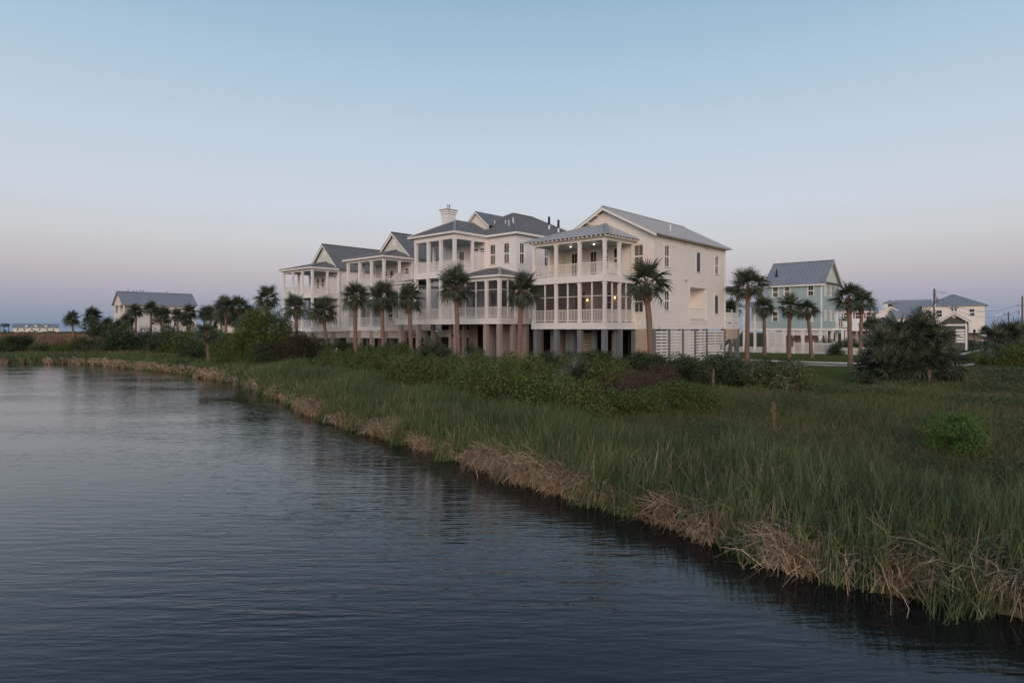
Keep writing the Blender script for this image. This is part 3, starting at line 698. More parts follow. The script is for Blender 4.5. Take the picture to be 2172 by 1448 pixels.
# gabled dormer over the porch ridge
du, dv, dw, dz0, dz1 = 5.25, 18.35, 1.62, 14.1, 15.5
dr = [[(du-.3,dv-dw-.2,dz0-.12),(8.9,dv-dw-.2,dz0-.12),(8.9,dv,dz1),(du-.3,dv,dz1)],[(8.9,dv+dw+.2,dz0-.12),(du-.3,dv+dw+.2,dz0-.12),(du-.3,dv,dz1),(8.9,dv,dz1)]]
o = c.part("dormer", siding(MB(),front(du),dv-dw,dv+dw,13.4,dz1-.1,lim=lambda z: (dv-dw,dv+dw) if z<dz0 else (dv-dw*(dz1-.1-z)/(dz1-.1-dz0),dv+dw*(dz1-.1-z)/(dz1-.1-dz0))), "cream_paint")
c.part("dormer_roof", MB().slab(dr[0],.06).slab(dr[1],.06), RD, o)
for s in (-1,1):
    e = dv+s*(dw+.2)
    c.part("barge_board", MB().hexa([(du-.29,e,dz0-.36),(du-.24,e,dz0-.36),(du-.24,dv,dz1-.24),(du-.29,dv,dz1-.24),(du-.29,e,dz0-.185),(du-.24,e,dz0-.185),(du-.24,dv,dz1-.065),(du-.29,dv,dz1-.065)]), T, o)
# chimney
o = c.part("chimney", MB().box(4.2,5.3,21.52,22.42,4.5,15.55).box(4.14,5.36,21.46,22.48,15.55,15.75), T)
c.part("chimney_cap", MB().box(4.08,5.42,21.40,22.54,15.75,15.95), T, o); c.part("chimney_slab", MB().box(4.02,5.48,21.34,22.60,15.95,16.03), "roof_flashing", o)
c.part("flue", MB().tube([(4.75,21.97,16.0),(4.75,21.97,16.45)],[.13,.13],10).tube([(4.75,21.97,16.42),(4.75,21.97,16.55)],[.2,.2],10), "grey_metal", o)
for (u, v, hh, m_) in ((10.9,13.9,.9,"black_metal"),(11.9,13.5,.85,"black_metal")):
    z_ = ze+sl*(v-b0); c.part("vent_pipe", MB().tube([(u,v,z_-.1),(u,v,z_+.42)],[.10,.10],8), "pvc_white"); c.part("vent_pipe", MB().tube([(u,v,z_+.42),(u,v,z_+1.25)],[.12,.12],8), m_)
for (u, v, hh) in ((5.3,14.2,.5),(5.6,13.9,.35),(6.3,14.6,.4),(5.9,15.2,.35),(6.2,16.9,.4)):
    z_ = ze+sl*(u-a0); c.part("vent_pipe", MB().tube([(u,v,z_-.1),(u,v,z_+hh)],[.045,.045],8), "pvc_white")
# ground level
for v in (23.6,21.0,15.75,12.0,10.45): pile(c,.05,v,4.45,.36,"taupe_pile")
for u in (1.75,3.5,5.5,7.5): pile(c,u,10.5,4.45,.34,"taupe_pile")
for u, v in ((2.4,19.0),(2.4,17.2),(2.4,13.6),(2.4,21.6)): pile(c,u,v,4.45,.34,"taupe_pile")
c.part("ground_wall_or_shade", MB().box(3.3,3.4,10.6,14.2,GZ,4.44), "taupe_wall"); c.part("ground_wall_or_shade", MB().box(3.4,9,14.2,14.3,GZ,4.44), "taupe_wall")
c.part("ground_wall_or_shade", MB().box(5.6,5.7,14.3,24.0,GZ,4.44), "painted_shade"); c.part("ground_wall_or_shade", MB().box(4.5,4.6,17.6,18.8,GZ,4.44), "taupe_wall")  # the first is a near-black sheet painting the shade under the floor
c.part("ground_wall_or_shade", MB().box(4.2,4.3,22.2,24.1,GZ,2.4), "taupe_wall"); c.part("ground_wall_or_shade", MB().box(9.0,9.1,10.5,14.2,GZ,4.44), "painted_shade")  # the last is a near-black sheet with shade in its colour
valance(c,front(5.1),22.0,24.0,3.2,3.9); valance(c,front(5.1),18.9,21.8,3.2,3.9); valance(c,front(5.1),15.0,17.4,3.2,3.9)
for v in (15.95,21.2): c.part("flood_lamp", MB().box(-.3,-.12,v-.12,v+.12,3.35,3.45).tube([(-.2,v,3.45),(-.15,v,3.7)],[.05,.03],6), "black_metal")

# ------------------------------------------------------------------ houses 3 and 4: white gabled houses with hip-roofed double porches
def porch_house(name, label, v0, v1, zb, uw, posts, zu, zbeam, zeave, apex, ridge, length, louvre_z, gable_m, stair=False, post_w=.24):
    """zb = deck band (bottom, top), zu = upper band (bottom, top)"""
    c = Ctx(name, label, "house", (v0+v1)/2)
    T = "white_paint"
    d0, d1 = zb[1], zu[1]
    c.part("floor", MB().box(.05,uw+length,v0+.05,v1-.05,zb[0]+.03,zb[1]-.03), "deck_boards")
    band(c,[(uw+length,v0-.12),(-.12,v0-.12),(-.12,v1+.12),(uw,v1+.12)],zb[0],zb[1],T)
    band(c,[(uw,v0-.12),(-.12,v0-.12),(-.12,v1+.12),(uw,v1+.12)],zu[0],zu[1],T)
    c.part("upper_floor", MB().box(-.02,uw,v0-.02,v1+.02,zu[0]+.05,zu[1]-.04), "haint_ceiling")
    c.part("porch_ceiling", MB().box(-.05,uw,v0-.05,v1+.05,zbeam+.06,zbeam+.11), "haint_ceiling")
    rv, rz = ridge; ev = v0-.35; sl = (rz-zeave)/(rv-ev); hw = rv-ev; ev1 = rv+hw
    bv0, bv1 = v0+.08, 2*rv-v0-.08
    lim = lambda z: (bv0,bv1) if z < zeave+.2 else (bv0+(z-zeave-.2)/sl, bv1-(z-zeave-.2)/sl)
    n = (v1-v0)
    gh = [(v0+.7,v0+1.4,d1+1.65,d1+2.15),(v0+2.0,v0+2.75,d1+.02,d1+2.1),(v0+3.3,v0+4.0,d1+.9,d1+2.1),(v0+4.5,v0+5.2,d1+.9,d1+2.1),
          (v0+2.0,v0+2.8,d0+.02,d0+2.2),(v0+3.5,v0+4.3,d0+.6,d0+2.2),(v0+4.9,v0+5.7,d0+.6,d0+2.2)]
    gw = siding(MB(),front(uw),bv0,bv1,d0,zeave+.2,gh,course=None); battens(gw,front(uw),bv0,bv1,d0,zeave,gh)
    c.part("front_wall", gw, "pale_siding")
    tri = siding(MB(),front(uw),bv0,bv1,zeave+.2,rz-.12,[],course=.16,lim=lim)
    o = c.part("gable", tri, gable_m)
    c.part("gable_vent", MB().fbox(front(uw),rv-.3,rv+.3,-.02,.05,rz-1.45,rz-.75), T, o)
    ww = [(uw+5.2,uw+5.8,d1+1.0,d1+2.1),(uw+5.2,uw+5.8,d0+.8,d0+2.1)]
    c.part("side_wall", siding(MB(),right(bv0),uw,uw+length,d0,zeave+.15,ww), "white_siding")
    c.part("side_wall", siding(MB(),left(bv1),uw,uw+length,d0,zeave+.15,[]), "white_siding")
    c.part("rear_wall", siding(MB(),back(uw+length),bv0,bv1,d0,rz-.12,[],course=.16,lim=lim), "white_siding")
    c.part("corner_board", MB().box(uw-.022,uw+.13,bv0-.022,bv0+.13,d0,zeave+.1), T)
    for i, h in enumerate(gh):
        if i in (1,4): door(c,front(uw),*h,m="pale_siding")
        else: window(c,front(uw),*h,trim=T)
    for h in ww: window(c,right(bv0),*h,glass=("pane_green","pane_dark"),trim=T)
    for v in posts: post(c,0,v,d1,zbeam+.02,post_w,T); post(c,0,v,d0,zu[0]+.02,post_w,T)
    um = 1.92
    for u in (um,uw-.12):
        for v in (v0,v1): post(c,u,v,d1,zbeam+.02,post_w-.03,T); post(c,u,v,d0,zu[0]+.02,post_w-.03,T)
    for a, b2 in zip(posts[:-1],posts[1:]):
        rail(c,(0,b2-.12),(0,a+.12),d1,.90,T); rail(c,(0,b2-.12),(0,a+.12),d0,.90,T)
        L = [(0,b2-.13),(0,a+.13)]
        fr = Fr((0,b2-.13),(0,-1),(-1,0))
        c.part("screen", MB().quad(fr.p(0,-.06,d0+.05),fr.p(b2-a-.26,-.06,d0+.05),fr.p(b2-a-.26,-.06,zu[0]),fr.p(0,-.06,zu[0])), "screen_mesh")
    rail(c,(.12,v0),(um-.12,v0),d1,.90,T); rail(c,(.12,v0),(um-.12,v0),d0,.90,T)
    rail(c,(.12,v1),(um-.12,v1),d1,.90,T); rail(c,(um+.12,v1),(uw-.2,v1),d1,.90,T)
    louvre(c,right(v0-.01),um+.12,uw-.2,d1+.05,d1+louvre_z,T); louvre(c,right(v0-.01),um+.12,uw-.2,d0+.05,d0+1.25,T)
    if stair:
        st = MB().bar((.35,v0-.2,d1+.55),(um,v0-.2,d1+1.65),.10,.14); c.part("stair_rail", st, T)
        st2 = MB()
        for k in range(9):
            u = .5+k*.16; st2.box(u-.02,u+.02,v0-.22,v0-.18,d1+.0,d1+.55+(u-.35)*.70)
        c.part("stair_balusters", st2, T, kind="stuff")
    beam(c,[(uw,v0),(0,v0),(0,v1),(uw,v1)],zbeam,zbeam+.34,T,.24)
    m = "metal_roof_dark"
    rp = [[(uw-.42,ev,zeave),(uw+length+.4,ev,zeave),(uw+length+.4,rv,rz),(uw-.42,rv,rz)],[(uw+length+.4,ev1,zeave),(uw-.42,ev1,zeave),(uw-.42,rv,rz),(uw+length+.4,rv,rz)]]
    roof(c,rp,m,.08,[((uw-.44,rv,rz),(uw+length+.42,rv,rz))],seam_polys=[0])
    for s, e in ((-1,ev),(1,ev1)):
        c.part("barge_board", MB().hexa([(uw-.40,e,zeave-.30),(uw-.34,e,zeave-.30),(uw-.34,rv,rz-.32),(uw-.40,rv,rz-.32),(uw-.40,e,zeave-.085),(uw-.34,e,zeave-.085),(uw-.34,rv,rz-.085),(uw-.40,rv,rz-.085)]), T)
    pe = zbeam+.42
    av, az_ = apex
    hp = hip_porch(0,uw-.03,v0,v1,pe,((av-.0,v0+v1-av+.0) if v0+v1-av > av else (v0+v1-av,av),az_),.45)
    roof(c,hp,m,.06,[(hp[0][0],hp[0][2]),(hp[1][0],hp[1][3])],capw=.28,seam_polys=[0,1])
    fascia(c,[(uw-.35,v0-.44),(-.44,v0-.44),(-.44,v1+.44),(uw-.35,v1+.44)],pe-.20,pe-.02,T)
    # ground level
    for v in posts: pile(c,.05,v+.02,zb[0]+.02,.36,"taupe_pile"); pile(c,2.6,v+.02,zb[0]+.02,.34,"taupe_pile")
    for u in (5.5,8.5,11.5): pile(c,u,v0+.15,zb[0]+.02,.34,"taupe_pile"); pile(c,u,v1-.15,zb[0]+.02,.34,"taupe_pile")
    for a, b2 in zip(posts[:-1],posts[1:]): valance(c,front(.0),a+.22,b2-.18,zb[0]-.72,zb[0]-.03)
    valance(c,right(v0+.02),.3,2.4,zb[0]-.72,zb[0]-.03); valance(c,right(v0+.02),2.8,5.3,zb[0]-.72,zb[0]-.03)
    c.part("ground_wall_or_shade", MB().box(7.5,7.6,v0+1.5,v1-.5,GZ,zb[0]), "painted_shade")  # near-black sheet, the shade beneath the house is painted on
    return c
porch_house("gabled_house","white gabled house with double porch beside the chimney house",26.32,32.65,(3.83,4.30),3.72,(26.32,28.40,30.50,32.65),(7.72,8.22),10.96,11.35,(29.2,12.50),(29.50,14.40),14.0,1.45,"mint_siding",stair=True)
porch_house("gabled_house","white gabled house with double porch at the end of the row, beside rust-brown bush",39.97,46.5,(3.70,4.16),3.57,(39.97,42.13,44.33,46.5),(7.60,8.14),10.74,11.10,(42.9,12.20),(43.2,14.38),13.0,1.95,"mint_siding")

# ------------------------------------------------------------------ house 5: pale long house behind the palms at the pond's end
def h5():
    ox, oy = -74.5, 120.0
    c = Ctx("long_gabled_house","pale pink gabled house with long grey-blue roof behind a row of palms","house",0,org=(ox,oy))
    w_, L = 5.6, 13.2; T = "white_paint"; zb, ze, zr = 3.45, 8.72, 11.35; rv = w_/2
    lim = lambda z: (0,w_) if z < ze+.2 else ((z-ze-.2)/.82, w_-(z-ze-.2)/.82)
    c.part("gable", siding(MB(),front(-.0),0,w_,ze-.1,zr-.2,[(rv-.35,rv+.1,9.6,10.3)],course=.2,lim=lim), "pale_siding")
    window(c,front(0),rv-.35,rv+.1,9.6,10.3,trim=T)
    wh = [(4.6,5.4,4.9,6.1),(9.0,9.9,4.6,6.0),(10.6,11.6,4.6,6.0),(6.5,8.5,4.3,5.9)]
    sw = siding(MB(),right(0),2.6,L,zb+.3,ze+.2,wh,course=None); battens(sw,right(0),2.6,L,zb+.3,ze,wh,.45,.06,.025); c.part("side_wall", sw, "pale_siding")
    c.part("side_wall", siding(MB(),left(w_),0,L,zb,ze+.2,[]), "pale_siding"); c.part("rear_wall", siding(MB(),back(L),0,w_,zb,zr-.2,[],course=.2,lim=lim), "pale_siding")
    c.part("front_wall", siding(MB(),front(2.6),0,w_,zb,ze,[(1.0,2.0,6.5,8.2),(1.0,2.0,3.9,5.6)]), "pale_siding")
    window(c,front(2.6),1.0,2.0,6.5,8.2,trim=T); window(c,front(2.6),1.0,2.0,3.9,5.6,trim=T)
    for h in wh[:3]: window(c,right(0),*h,trim=T,glass=("pane_green","pane_dark"))
    c.part("alcove", MB().fbox(right(0),6.5,8.5,-1.0,-.95,4.3,5.9), "taupe_wall"); rail(c,(6.5,0),(8.5,0),4.3,.8,T,.15,.06)
    for zz in (zb,6.05): c.part("floor", MB().box(0,2.6,0,w_,zz,zz+.25), T)
    c.part("skirt_band", MB().fbox(right(0),2.6,L,0,.04,zb,zb+.3), T)
    for u, v in ((.1,.1),(.1,w_-.1),(2.5,.1),(.1,w_/2)):
        post(c,u,v,6.3,ze-.05,.2,T); post(c,u,v,zb+.25,6.05,.2,T)
    for z_ in (6.3,3.7): rail(c,(.2,.06),(2.4,.06),z_,.85,T,.15,.05); rail(c,(.06,.2),(.06,w_-.2),z_,.85,T,.15,.05)
    c.part("screen", MB().quad((.2,.12,3.8),(1.9,.12,3.8),(1.9,.12,6.0),(.2,.12,6.0)), "pane_dark")
    c.part("privacy_screen", MB().box(1.7,2.5,.02,.10,3.75,5.3), T)
    c.part("porch_beam", MB().box(0,2.6,0,.2,ze-.2,ze+.02), T)
    rp = [[(-.4,-.42,ze),(L+.4,-.42,ze),(L+.4,rv,zr),(-.4,rv,zr)],[(L+.4,w_+.42,ze),(-.4,w_+.42,ze),(-.4,rv,zr),(L+.4,rv,zr)]]
    roof(c,rp,"metal_roof_blue",.08,[((-.4,rv,zr),(L+.4,rv,zr))],.6,seam_polys=[0])
    for u in (.2,2.4): pile(c,u,.2,zb,.3,"taupe_pile")
    for a, b2 in ((2.7,6.1),(6.3,9.7),(9.9,13.1)): slat_bay(c,right(0),a,b2,GZ,zb-.05,"metal_roof_blue",.30,.22)
    c.part("ground_wall_or_shade", MB().box(2.7,13,1.5,1.6,GZ,zb), "painted_shade")  # dark sheet behind the slats, painted as shade
    return (ox,oy,rv,zr)
H5 = h5()
def plan5(u,v): return (H5[0]+u*AU[0]+v*BV[0], H5[1]+u*AU[1]+v*BV[1])
for i, u in enumerate((1.6,2.6,3.1,3.8,4.3,8.6)):
    x, y = plan5(u,H5[2]); z_ = H5[3]+.06
    r = root("bird","small dark bird perched on the long house's ridge","bird",(x,y,z_),ROW_ROT+R(40*i),"birds on the roof ridge")
    put("body", MB().tube([(-.16,0,.14),(-.08,0,.17),(.03,0,.20),(.10,0,.28),(.16,0,.30)],[.02,.06,.075,.05,.012],8).tube([(0,0,0),(0,0,.16)],[.012,.012],5).mesh("body","black_metal"), r)
    put("tail", MB().bar((-.14,0,.14),(-.30,0,.08),.06,.015).mesh("tail","black_metal"), r)

# ------------------------------------------------------------------ teal house across the road
def teal():
    c = Ctx("teal_house","teal house with steep grey gabled roof behind a white picket fence","house",0,org=(39.61,80.0))
    T = "white_paint"; L, D, zb, ze, zr = 7.0, 7.5, 3.78, 10.0, 13.0
    gh = [(5.48,6.15,8.33,9.6),(3.97,4.63,8.33,9.6),(1.03,1.66,8.35,9.6),(5.5,6.15,5.05,6.3)]
    sw = siding(MB(),front(0),0,L,4.12,ze,gh,course=None); battens(sw,front(0),0,L,4.12,ze-.3,gh,.4,.045,.02); c.part("front_wall", sw, "teal_siding")
    lim = lambda z: (0,D) if z < ze else ((z-ze)/.80,D-(z-ze)/.80)
    sh = [(1.23,1.75,8.35,9.6),(3.5,4.02,8.35,9.6),(5.7,6.25,8.35,9.6),(1.23,1.75,5.1,6.3),(3.5,4.02,5.1,6.3),(5.7,6.25,5.1,6.3)]
    g = siding(MB(),right(0),0,D,4.12,ze,sh,course=None); battens(g,right(0),0,D,4.12,ze-.2,sh,.4,.045,.02); c.part("side_wall", g, "teal_siding")
    o = c.part("gable", siding(MB(),right(0),0,D,ze,zr-.1,[],course=.16,lim=lim), "mint_siding")
    c.part("gable_vent", MB().fbox(right(0),D/2-.25,D/2+.25,-.01,.05,11.3,12.0), T, o)
    c.part("pent_roof", MB().hexa([(-.3,-.5,9.95),(D+.3,-.5,9.95),(D+.3,0,10.10),(-.3,0,10.10),(-.3,-.5,10.0),(D+.3,-.5,10.0),(D+.3,0,10.25),(-.3,0,10.25)]), "metal_roof_blue", o)
    c.part("side_wall", siding(MB(),left(L),0,D,4.12,zr-.1,[],lim=lim), "teal_siding"); c.part("rear_wall", siding(MB(),back(D),0,L,4.12,ze,[]), "teal_siding")
    for h in gh: window(c,front(0),*h,glass=("pane_blind","pane_blind") if h[0]>2 else ("pane_dark","pane_dark"),trim=T,mullion=h[0]<2)
    window(c,front(0),1.1,1.75,5.0,6.3,trim=T,shut="white_paint",d=.03)
    for h in sh: window(c,right(0),*h,glass=("pane_blind","pane_dark"),trim=T,mullion=False)
    c.part("corner_board", MB().box(-.03,.13,-.03,.13,4.13,9.95), T)
    c.part("skirt_band", MB().fbox(front(0),-.04,L+3.2,0,.04,zb,4.11), T); c.part("skirt_band", MB().fbox(right(0),0,D,0,.04,zb,4.11), T)
    c.part("frieze", MB().fbox(front(0),-.03,L,.001,.05,9.72,9.98), T); c.part("frieze", MB().fbox(right(0),0,D,.001,.05,9.72,9.94), T)
    rp = [[(-.42,L+.4,9.85),(-.42,-.48,9.85),(D/2,-.48,zr+.1),(D/2,L+.4,zr+.1)],[(D+.42,-.48,9.85),(D+.42,L+.4,9.85),(D/2,L+.4,zr+.1),(D/2,-.48,zr+.1)]]
    roof(c,rp,"metal_roof_blue",.08,[((D/2,-.5,zr+.1),(D/2,L+.42,zr+.1))],.5)
    for e in (-.42,D+.42):
        c.part("barge_board", MB().hexa([(e,-.46,9.60),(e,-.40,9.60),(D/2,-.40,zr-.15),(D/2,-.46,zr-.15),(e,-.46,9.76),(e,-.40,9.76),(D/2,-.40,zr+.015),(D/2,-.46,zr+.015)]), T)
    fascia(c,[(-.41,-.44),(-.41,L+.36)],9.58,9.76,T)
    o = c.part("vent_pipe", MB().tube([(1.3,6.1,11.1),(1.3,6.1,12.1)],[.10,.10],8).tube([(1.3,6.1,11.1),(1.3,6.1,11.4)],[.28,.10],8), "black_metal")
    for v in (.2,2.35,4.7,6.9): pile(c,.2,v,zb,.34,T)
    for u in (2.6,5.2,7.3): pile(c,u,.2,zb,.3,T)
    slat_bay(c,front(.03),4.9,6.7,GZ,3.7,T,.26,.2); 
    for a, b2 in ((.4,2.15),(2.55,4.5)): slat_bay(c,front(.03),a,b2,2.95,3.72,T,.26,.2)
    slat_bay(c,right(.03),.4,2.4,2.95,3.72,T,.26,.2)
    c.part("ground_wall_or_shade", MB().box(3.5,3.6,2.0,7.0,GZ,zb), "tan_slat"); c.part("ground_wall_or_shade", MB().box(6.5,6.6,.4,7.0,GZ,zb), "taupe_wall")
    # side porch
    c.part("floor", MB().box(0.05,5,L+.02,10.2,zb,4.08), T)
    rail(c,(.1,10.1),(.1,7.1),4.12,.9,T,.14,.05); 
    for v in (7.15,8.6,10.1): post(c,.12,v,4.1,6.85,.2,T); pile(c,.2,v,zb,.3,T)
    roof(c,[[(-.4,10.5,7.0),(-.4,7.02,7.0),(3.5,7.02,7.9),(3.5,10.5,7.9)]],"metal_roof_blue",.08)
    c.part("porch_wall", siding(MB(),front(3.0),7.02,10.2,4.1,7.6,[]), "white_siding")
    c.part("stair", MB().hexa([(.1,10.2,3.9),(1.2,10.2,3.9),(1.2,13.0,1.0),(.1,13.0,1.0),(.1,10.2,4.15),(1.2,10.2,4.15),(1.2,13.0,1.25),(.1,13.0,1.25)]), T)
    c.part("stair_rail", MB().bar((.1,10.2,5.0),(.1,13.0,2.1),.08,.1), T)
    # end balcony
    c.part("balcony_floor", MB().box(5.3,7.4,-1.2,0,3.85,4.15), T)
    rail(c,(5.3,-1.15),(7.4,-1.15),4.15,.95,T,.22,.07); rail(c,(5.3,-1.15),(5.3,-.05),4.15,.95,T,.22,.07)
    for u in (5.4,7.3): pile(c,u,-1.05,3.86,.28,T)
    door(c,right(0),6.35,6.9,4.15,6.3,m=T,d=.03)
teal()
# picket fences
def fence(name, label, pts, h=1.05, m="white_paint", step=.13, group=None, gate=False):
    r = root(name, label, "fence", (pts[0][0],pts[0][1],0), 0, group)
    o = pts[0]
    for p, q in zip(pts[:-1],pts[1:]):
        L = math.hypot(q[0]-p[0],q[1]-p[1]); t = ((q[0]-p[0])/L,(q[1]-p[1])/L); fr = Fr(p,t,(t[1],-t[0]))
        n = max(1,round(L/2.4))
        for k in range(n+1):
            x, y, _ = fr.p(L*k/n,0,0); zz = float(gzw(x,y))
            put("post", MB().box(x-o[0]-.05,x-o[0]+.05,y-o[1]-.05,y-o[1]+.05,zz-.1,zz+h+.1).mesh("post",m), r)
            if k < n:
                mb = MB(); x2, y2, _ = fr.p(L*(k+1)/n,0,0)
                for zr_ in (.25,h-.25): mb.bar((x-o[0],y-o[1],zz+zr_),(x2-o[0],y2-o[1],zz+zr_),.04,.09)
                pr_ = put("rails", mb.mesh("rails",m), r)
                pk = MB(); kk = int(L/n/step); off = Fr((0,0),t,(t[1],-t[0]))
                for j in range(kk):
                    a = L*k/n+(j+.5)*L/n/kk; fx, fy, _ = fr.p(a,.035,0)
                    f2 = Fr((fx-o[0],fy-o[1]),t,(t[1],-t[0]))
                    pk.fbox(f2,-.035,.035,0,.02,zz+.06,zz+h-.06)
                    P = f2.p
                    pk.quad(P(-.035,0.02,zz+h-.06),P(.035,.02,zz+h-.06),P(0,.02,zz+h))
                pko = put("pickets", pk.mesh("pickets",m), r); pko["kind"] = "stuff"
    return r
fence("picket_fence","long low white picket fence along the lawn by the teal house's side porch",[W(44,26),W(44,1.3)],.85)
fence("picket_fence","taller white picket fence before the teal house's corner",[W(44,1.2),W(44,-3.4)],1.5)
fence("picket_fence","white picket fence running on past the dark corner shrub",[W(44,-4.0),W(44,-9)],.95)
fence("picket_fence","short low white picket fence beside rust-brown bush",[(-16.6,52.4),(-15.6,51.5)],.8)
fence("picket_fence","short tall white board fence under the end house's porch corner",[(-18.2,62.2),(-17.2,61.4)],1.2,step=.10)
fence("picket_fence","white picket fence half hidden by shrubs below the chimney house",[(-1.9,45.6),(-.3,44.4)],.75)
fence("picket_fence","low white fence on the lawn behind short palm",[(-41,99),(-36,95)],.9,step=.10)

# white garden chair under the chimney house
def garden_chair():
    x, y = W(-1.0,13.3)
    r = root("garden_chair","white slatted garden chair under the chimney house beside a piling","chair",(x,y,GZ),ROW_ROT+R(205))
    put("seat", MB().box(-.28,.28,-.28,.28,.55,.60).mesh("seat","pvc_white"), r)
    for k in range(5):
        yy = -.22+k*.11; put("back_slat", MB().bar((-.26,yy,.60),(-.42,yy,1.22-abs(k-2)*.05),.095,.02).mesh("back_slat","pvc_white"), r)
    for s in (-1,1):
        put("arm", MB().box(-.35,.32,s*.36-.06,s*.36+.06,.80,.83).mesh("arm","pvc_white"), r)
        for xx in (-.28,.26): put("leg", MB().box(xx-.04,xx+.04,s*.34-.03,s*.34+.03,0,.80).mesh("leg","pvc_white"), r)
    put("foot_rail", MB().box(.20,.26,-.31,.31,.18,.24).mesh("foot_rail","pvc_white"), r)
garden_chair()
# ------------------------------------------------------------------ roads, lawns
def sheet(name, pts, z, m, kind="structure"):
    o = put(name, MB().quad(*[(x,y,z) for x,y in pts]).mesh(name,m)); o["kind"] = kind; return o
def strip(name, path, w0, w1, z0, z1, m):
    """ribbon along a plan path (u, v): from w0 to w1 across, with thickness z0..z1"""
    mb = MB(); P = [Vector(W(*p)) for p in path]; pr = None
    for k, p in enumerate(P):
        d = (P[min(k+1,len(P)-1)]-P[max(k-1,0)]).normalized(); nrm = Vector((d.y,-d.x))
        a, b2 = p+nrm*w0, p+nrm*w1
        cur = [(a.x,a.y,z1),(b2.x,b2.y,z1),(b2.x,b2.y,z0),(a.x,a.y,z0)]
        if pr:
            for j in (0,1,3): mb.quad(pr[j],pr[(j+1)%4],cur[(j+1)%4],cur[j])
        pr = cur
    o = put(name, mb.mesh(name,m)); o["kind"] = "structure"; return o
path = [(21.3,90),(21.3,40),(21.3,10),(21.3,-6)]+[(29.8-8.5*math.cos(R(t)),-8-8.5*math.sin(R(t))) for t in range(0,91,10)]+[(60,-16.5),(110,-16.5),(190,-16.5)]
sheet("lawn",[W(-3.5,-1.9),W(-3.5,-14.5),W(0,-16.6),W(19.4,-16.0),W(19.4,60),W(9,60),W(9,-1.9)],GZ+.006,"lawn_grass")
sheet("lawn",[W(20,-9),W(20,62),W(72,62),W(72,-12)],GZ+.010,"lawn_grass")
strip("road",path,-1.7,1.7,GZ-.05,GZ+.024,"asphalt")
strip("kerb",path,-1.9,-1.7,GZ-.05,GZ+.14,"kerb_white")
strip("kerb",path[3:],1.7,1.9,GZ-.05,GZ+.10,"concrete")
sheet("driveway",[W(16.9,-3.3),W(19.5,-3.3),W(19.5,3),W(16.9,3)],GZ+.016,"concrete")

# ------------------------------------------------------------------ far buildings
def far_house(name, label, x, y, w, d, zb, ze, zr, wall, rf, wins, kind="gable", turn=0.0, piles=True, trim="white_paint", extra=None):
    c = Ctx(name, label, "house", 0, org=(x,y)); c.r.rotation_euler = (0,0,math.atan2(y,x)+R(turn))
    T = trim; h = w/2
    if kind == "gable":
        sl = (zr-ze)/h; lim = lambda z: (-h,h) if z < ze else (-h+(z-ze)/sl,h-(z-ze)/sl)
        c.part("front_wall", siding(MB(),front(0),-h,h,zb,zr-.05,[q[:4] for q in wins],course=.3,lap=.02,lim=lim), wall)
        rp = [[(-.4,-h-.4,ze-.4*sl),(d+.4,-h-.4,ze-.4*sl),(d+.4,0,zr),(-.4,0,zr)],[(d+.4,h+.4,ze-.4*sl),(-.4,h+.4,ze-.4*sl),(-.4,0,zr),(d+.4,0,zr)]]
        for s in (-1,1): c.part("barge_board", MB().hexa([(-.42,s*(h+.4),ze-.4*sl-.35),(-.36,s*(h+.4),ze-.4*sl-.35),(-.36,0,zr-.35),(-.42,0,zr-.35),(-.42,s*(h+.4),ze-.4*sl-.1),(-.36,s*(h+.4),ze-.4*sl-.1),(-.36,0,zr-.1),(-.42,0,zr-.1)]), T)
    else:
        c.part("front_wall", siding(MB(),front(0),-h,h,zb,ze,[q[:4] for q in wins],course=.3,lap=.02), wall)
        o = .6; run = min(h,d/2)+o
        if kind == "hip":
            e = [(-o,-h-o,ze),(d+o,-h-o,ze),(d+o,h+o,ze),(-o,h+o,ze)]; r0, r1 = (d/2,-h-o+d/2+o,zr), (d/2,h+o-d/2-o,zr)
            rp = [[e[3],e[0],r0,r1],[e[0],e[1],r0],[e[1],e[2],r1,r0],[e[2],e[3],r1]]
        else:
            rp = [[(-o,h+o,ze),(-o,-h-o,ze),(d/2,-h-o,zr),(d/2,h+o,zr)],[(d+o,-h-o,ze),(d+o,h+o,ze),(d/2,h+o,zr),(d/2,-h-o,zr)]]
    for s, fr in ((-1,right(-h)),(1,left(h))): c.part("side_wall", siding(MB(),fr,0,d,zb,ze,[],course=.3,lap=.02), wall)
    c.part("rear_wall", siding(MB(),back(d),-h,h,zb,ze,[],course=.3,lap=.02), wall)
    roof(c,rp,rf,.1,[],.8,seam_polys=[0])
    for q in wins:
        window(c,front(0),*q[:4],trim=T,cas=.12,mullion=True)
        if len(q) > 4:
            for a in (q[0]-.42,q[1]+.14): c.part("shutter", MB().fbox(front(0),a,a+.28,.01,.06,q[2],q[3]), q[4])
    if piles:
        for v in np.linspace(-h+.2,h-.2,max(3,int(w/2.6))): pile(c,.2,float(v),zb+.05,.3,"taupe_pile")
        c.part("ground_wall_or_shade", MB().box(min(2.5,d/2),min(2.6,d/2+.1),-h+.3,h-.3,GZ,zb), "taupe_wall")
    if extra: extra(c)
    return c
def cup(c):
    o = c.part("cupola", MB().box(2.0,4.4,-1.2,1.2,9.0,10.3), "cream_paint")
    c.part("cupola_roof", MB().slab([(1.6,-1.6,10.3),(4.8,-1.6,10.3),(3.2,0,11.1)],.05).slab([(1.6,1.6,10.3),(1.6,-1.6,10.3),(3.2,0,11.1)],.05).slab([(4.8,-1.6,10.3),(4.8,1.6,10.3),(3.2,0,11.1)],.05).slab([(4.8,1.6,10.3),(1.6,1.6,10.3),(3.2,0,11.1)],.05), "metal_roof_blue", o)
    c.part("cupola_window", MB().box(1.97,2.0,-.4,.4,9.45,10.1), "pane_dark", o)
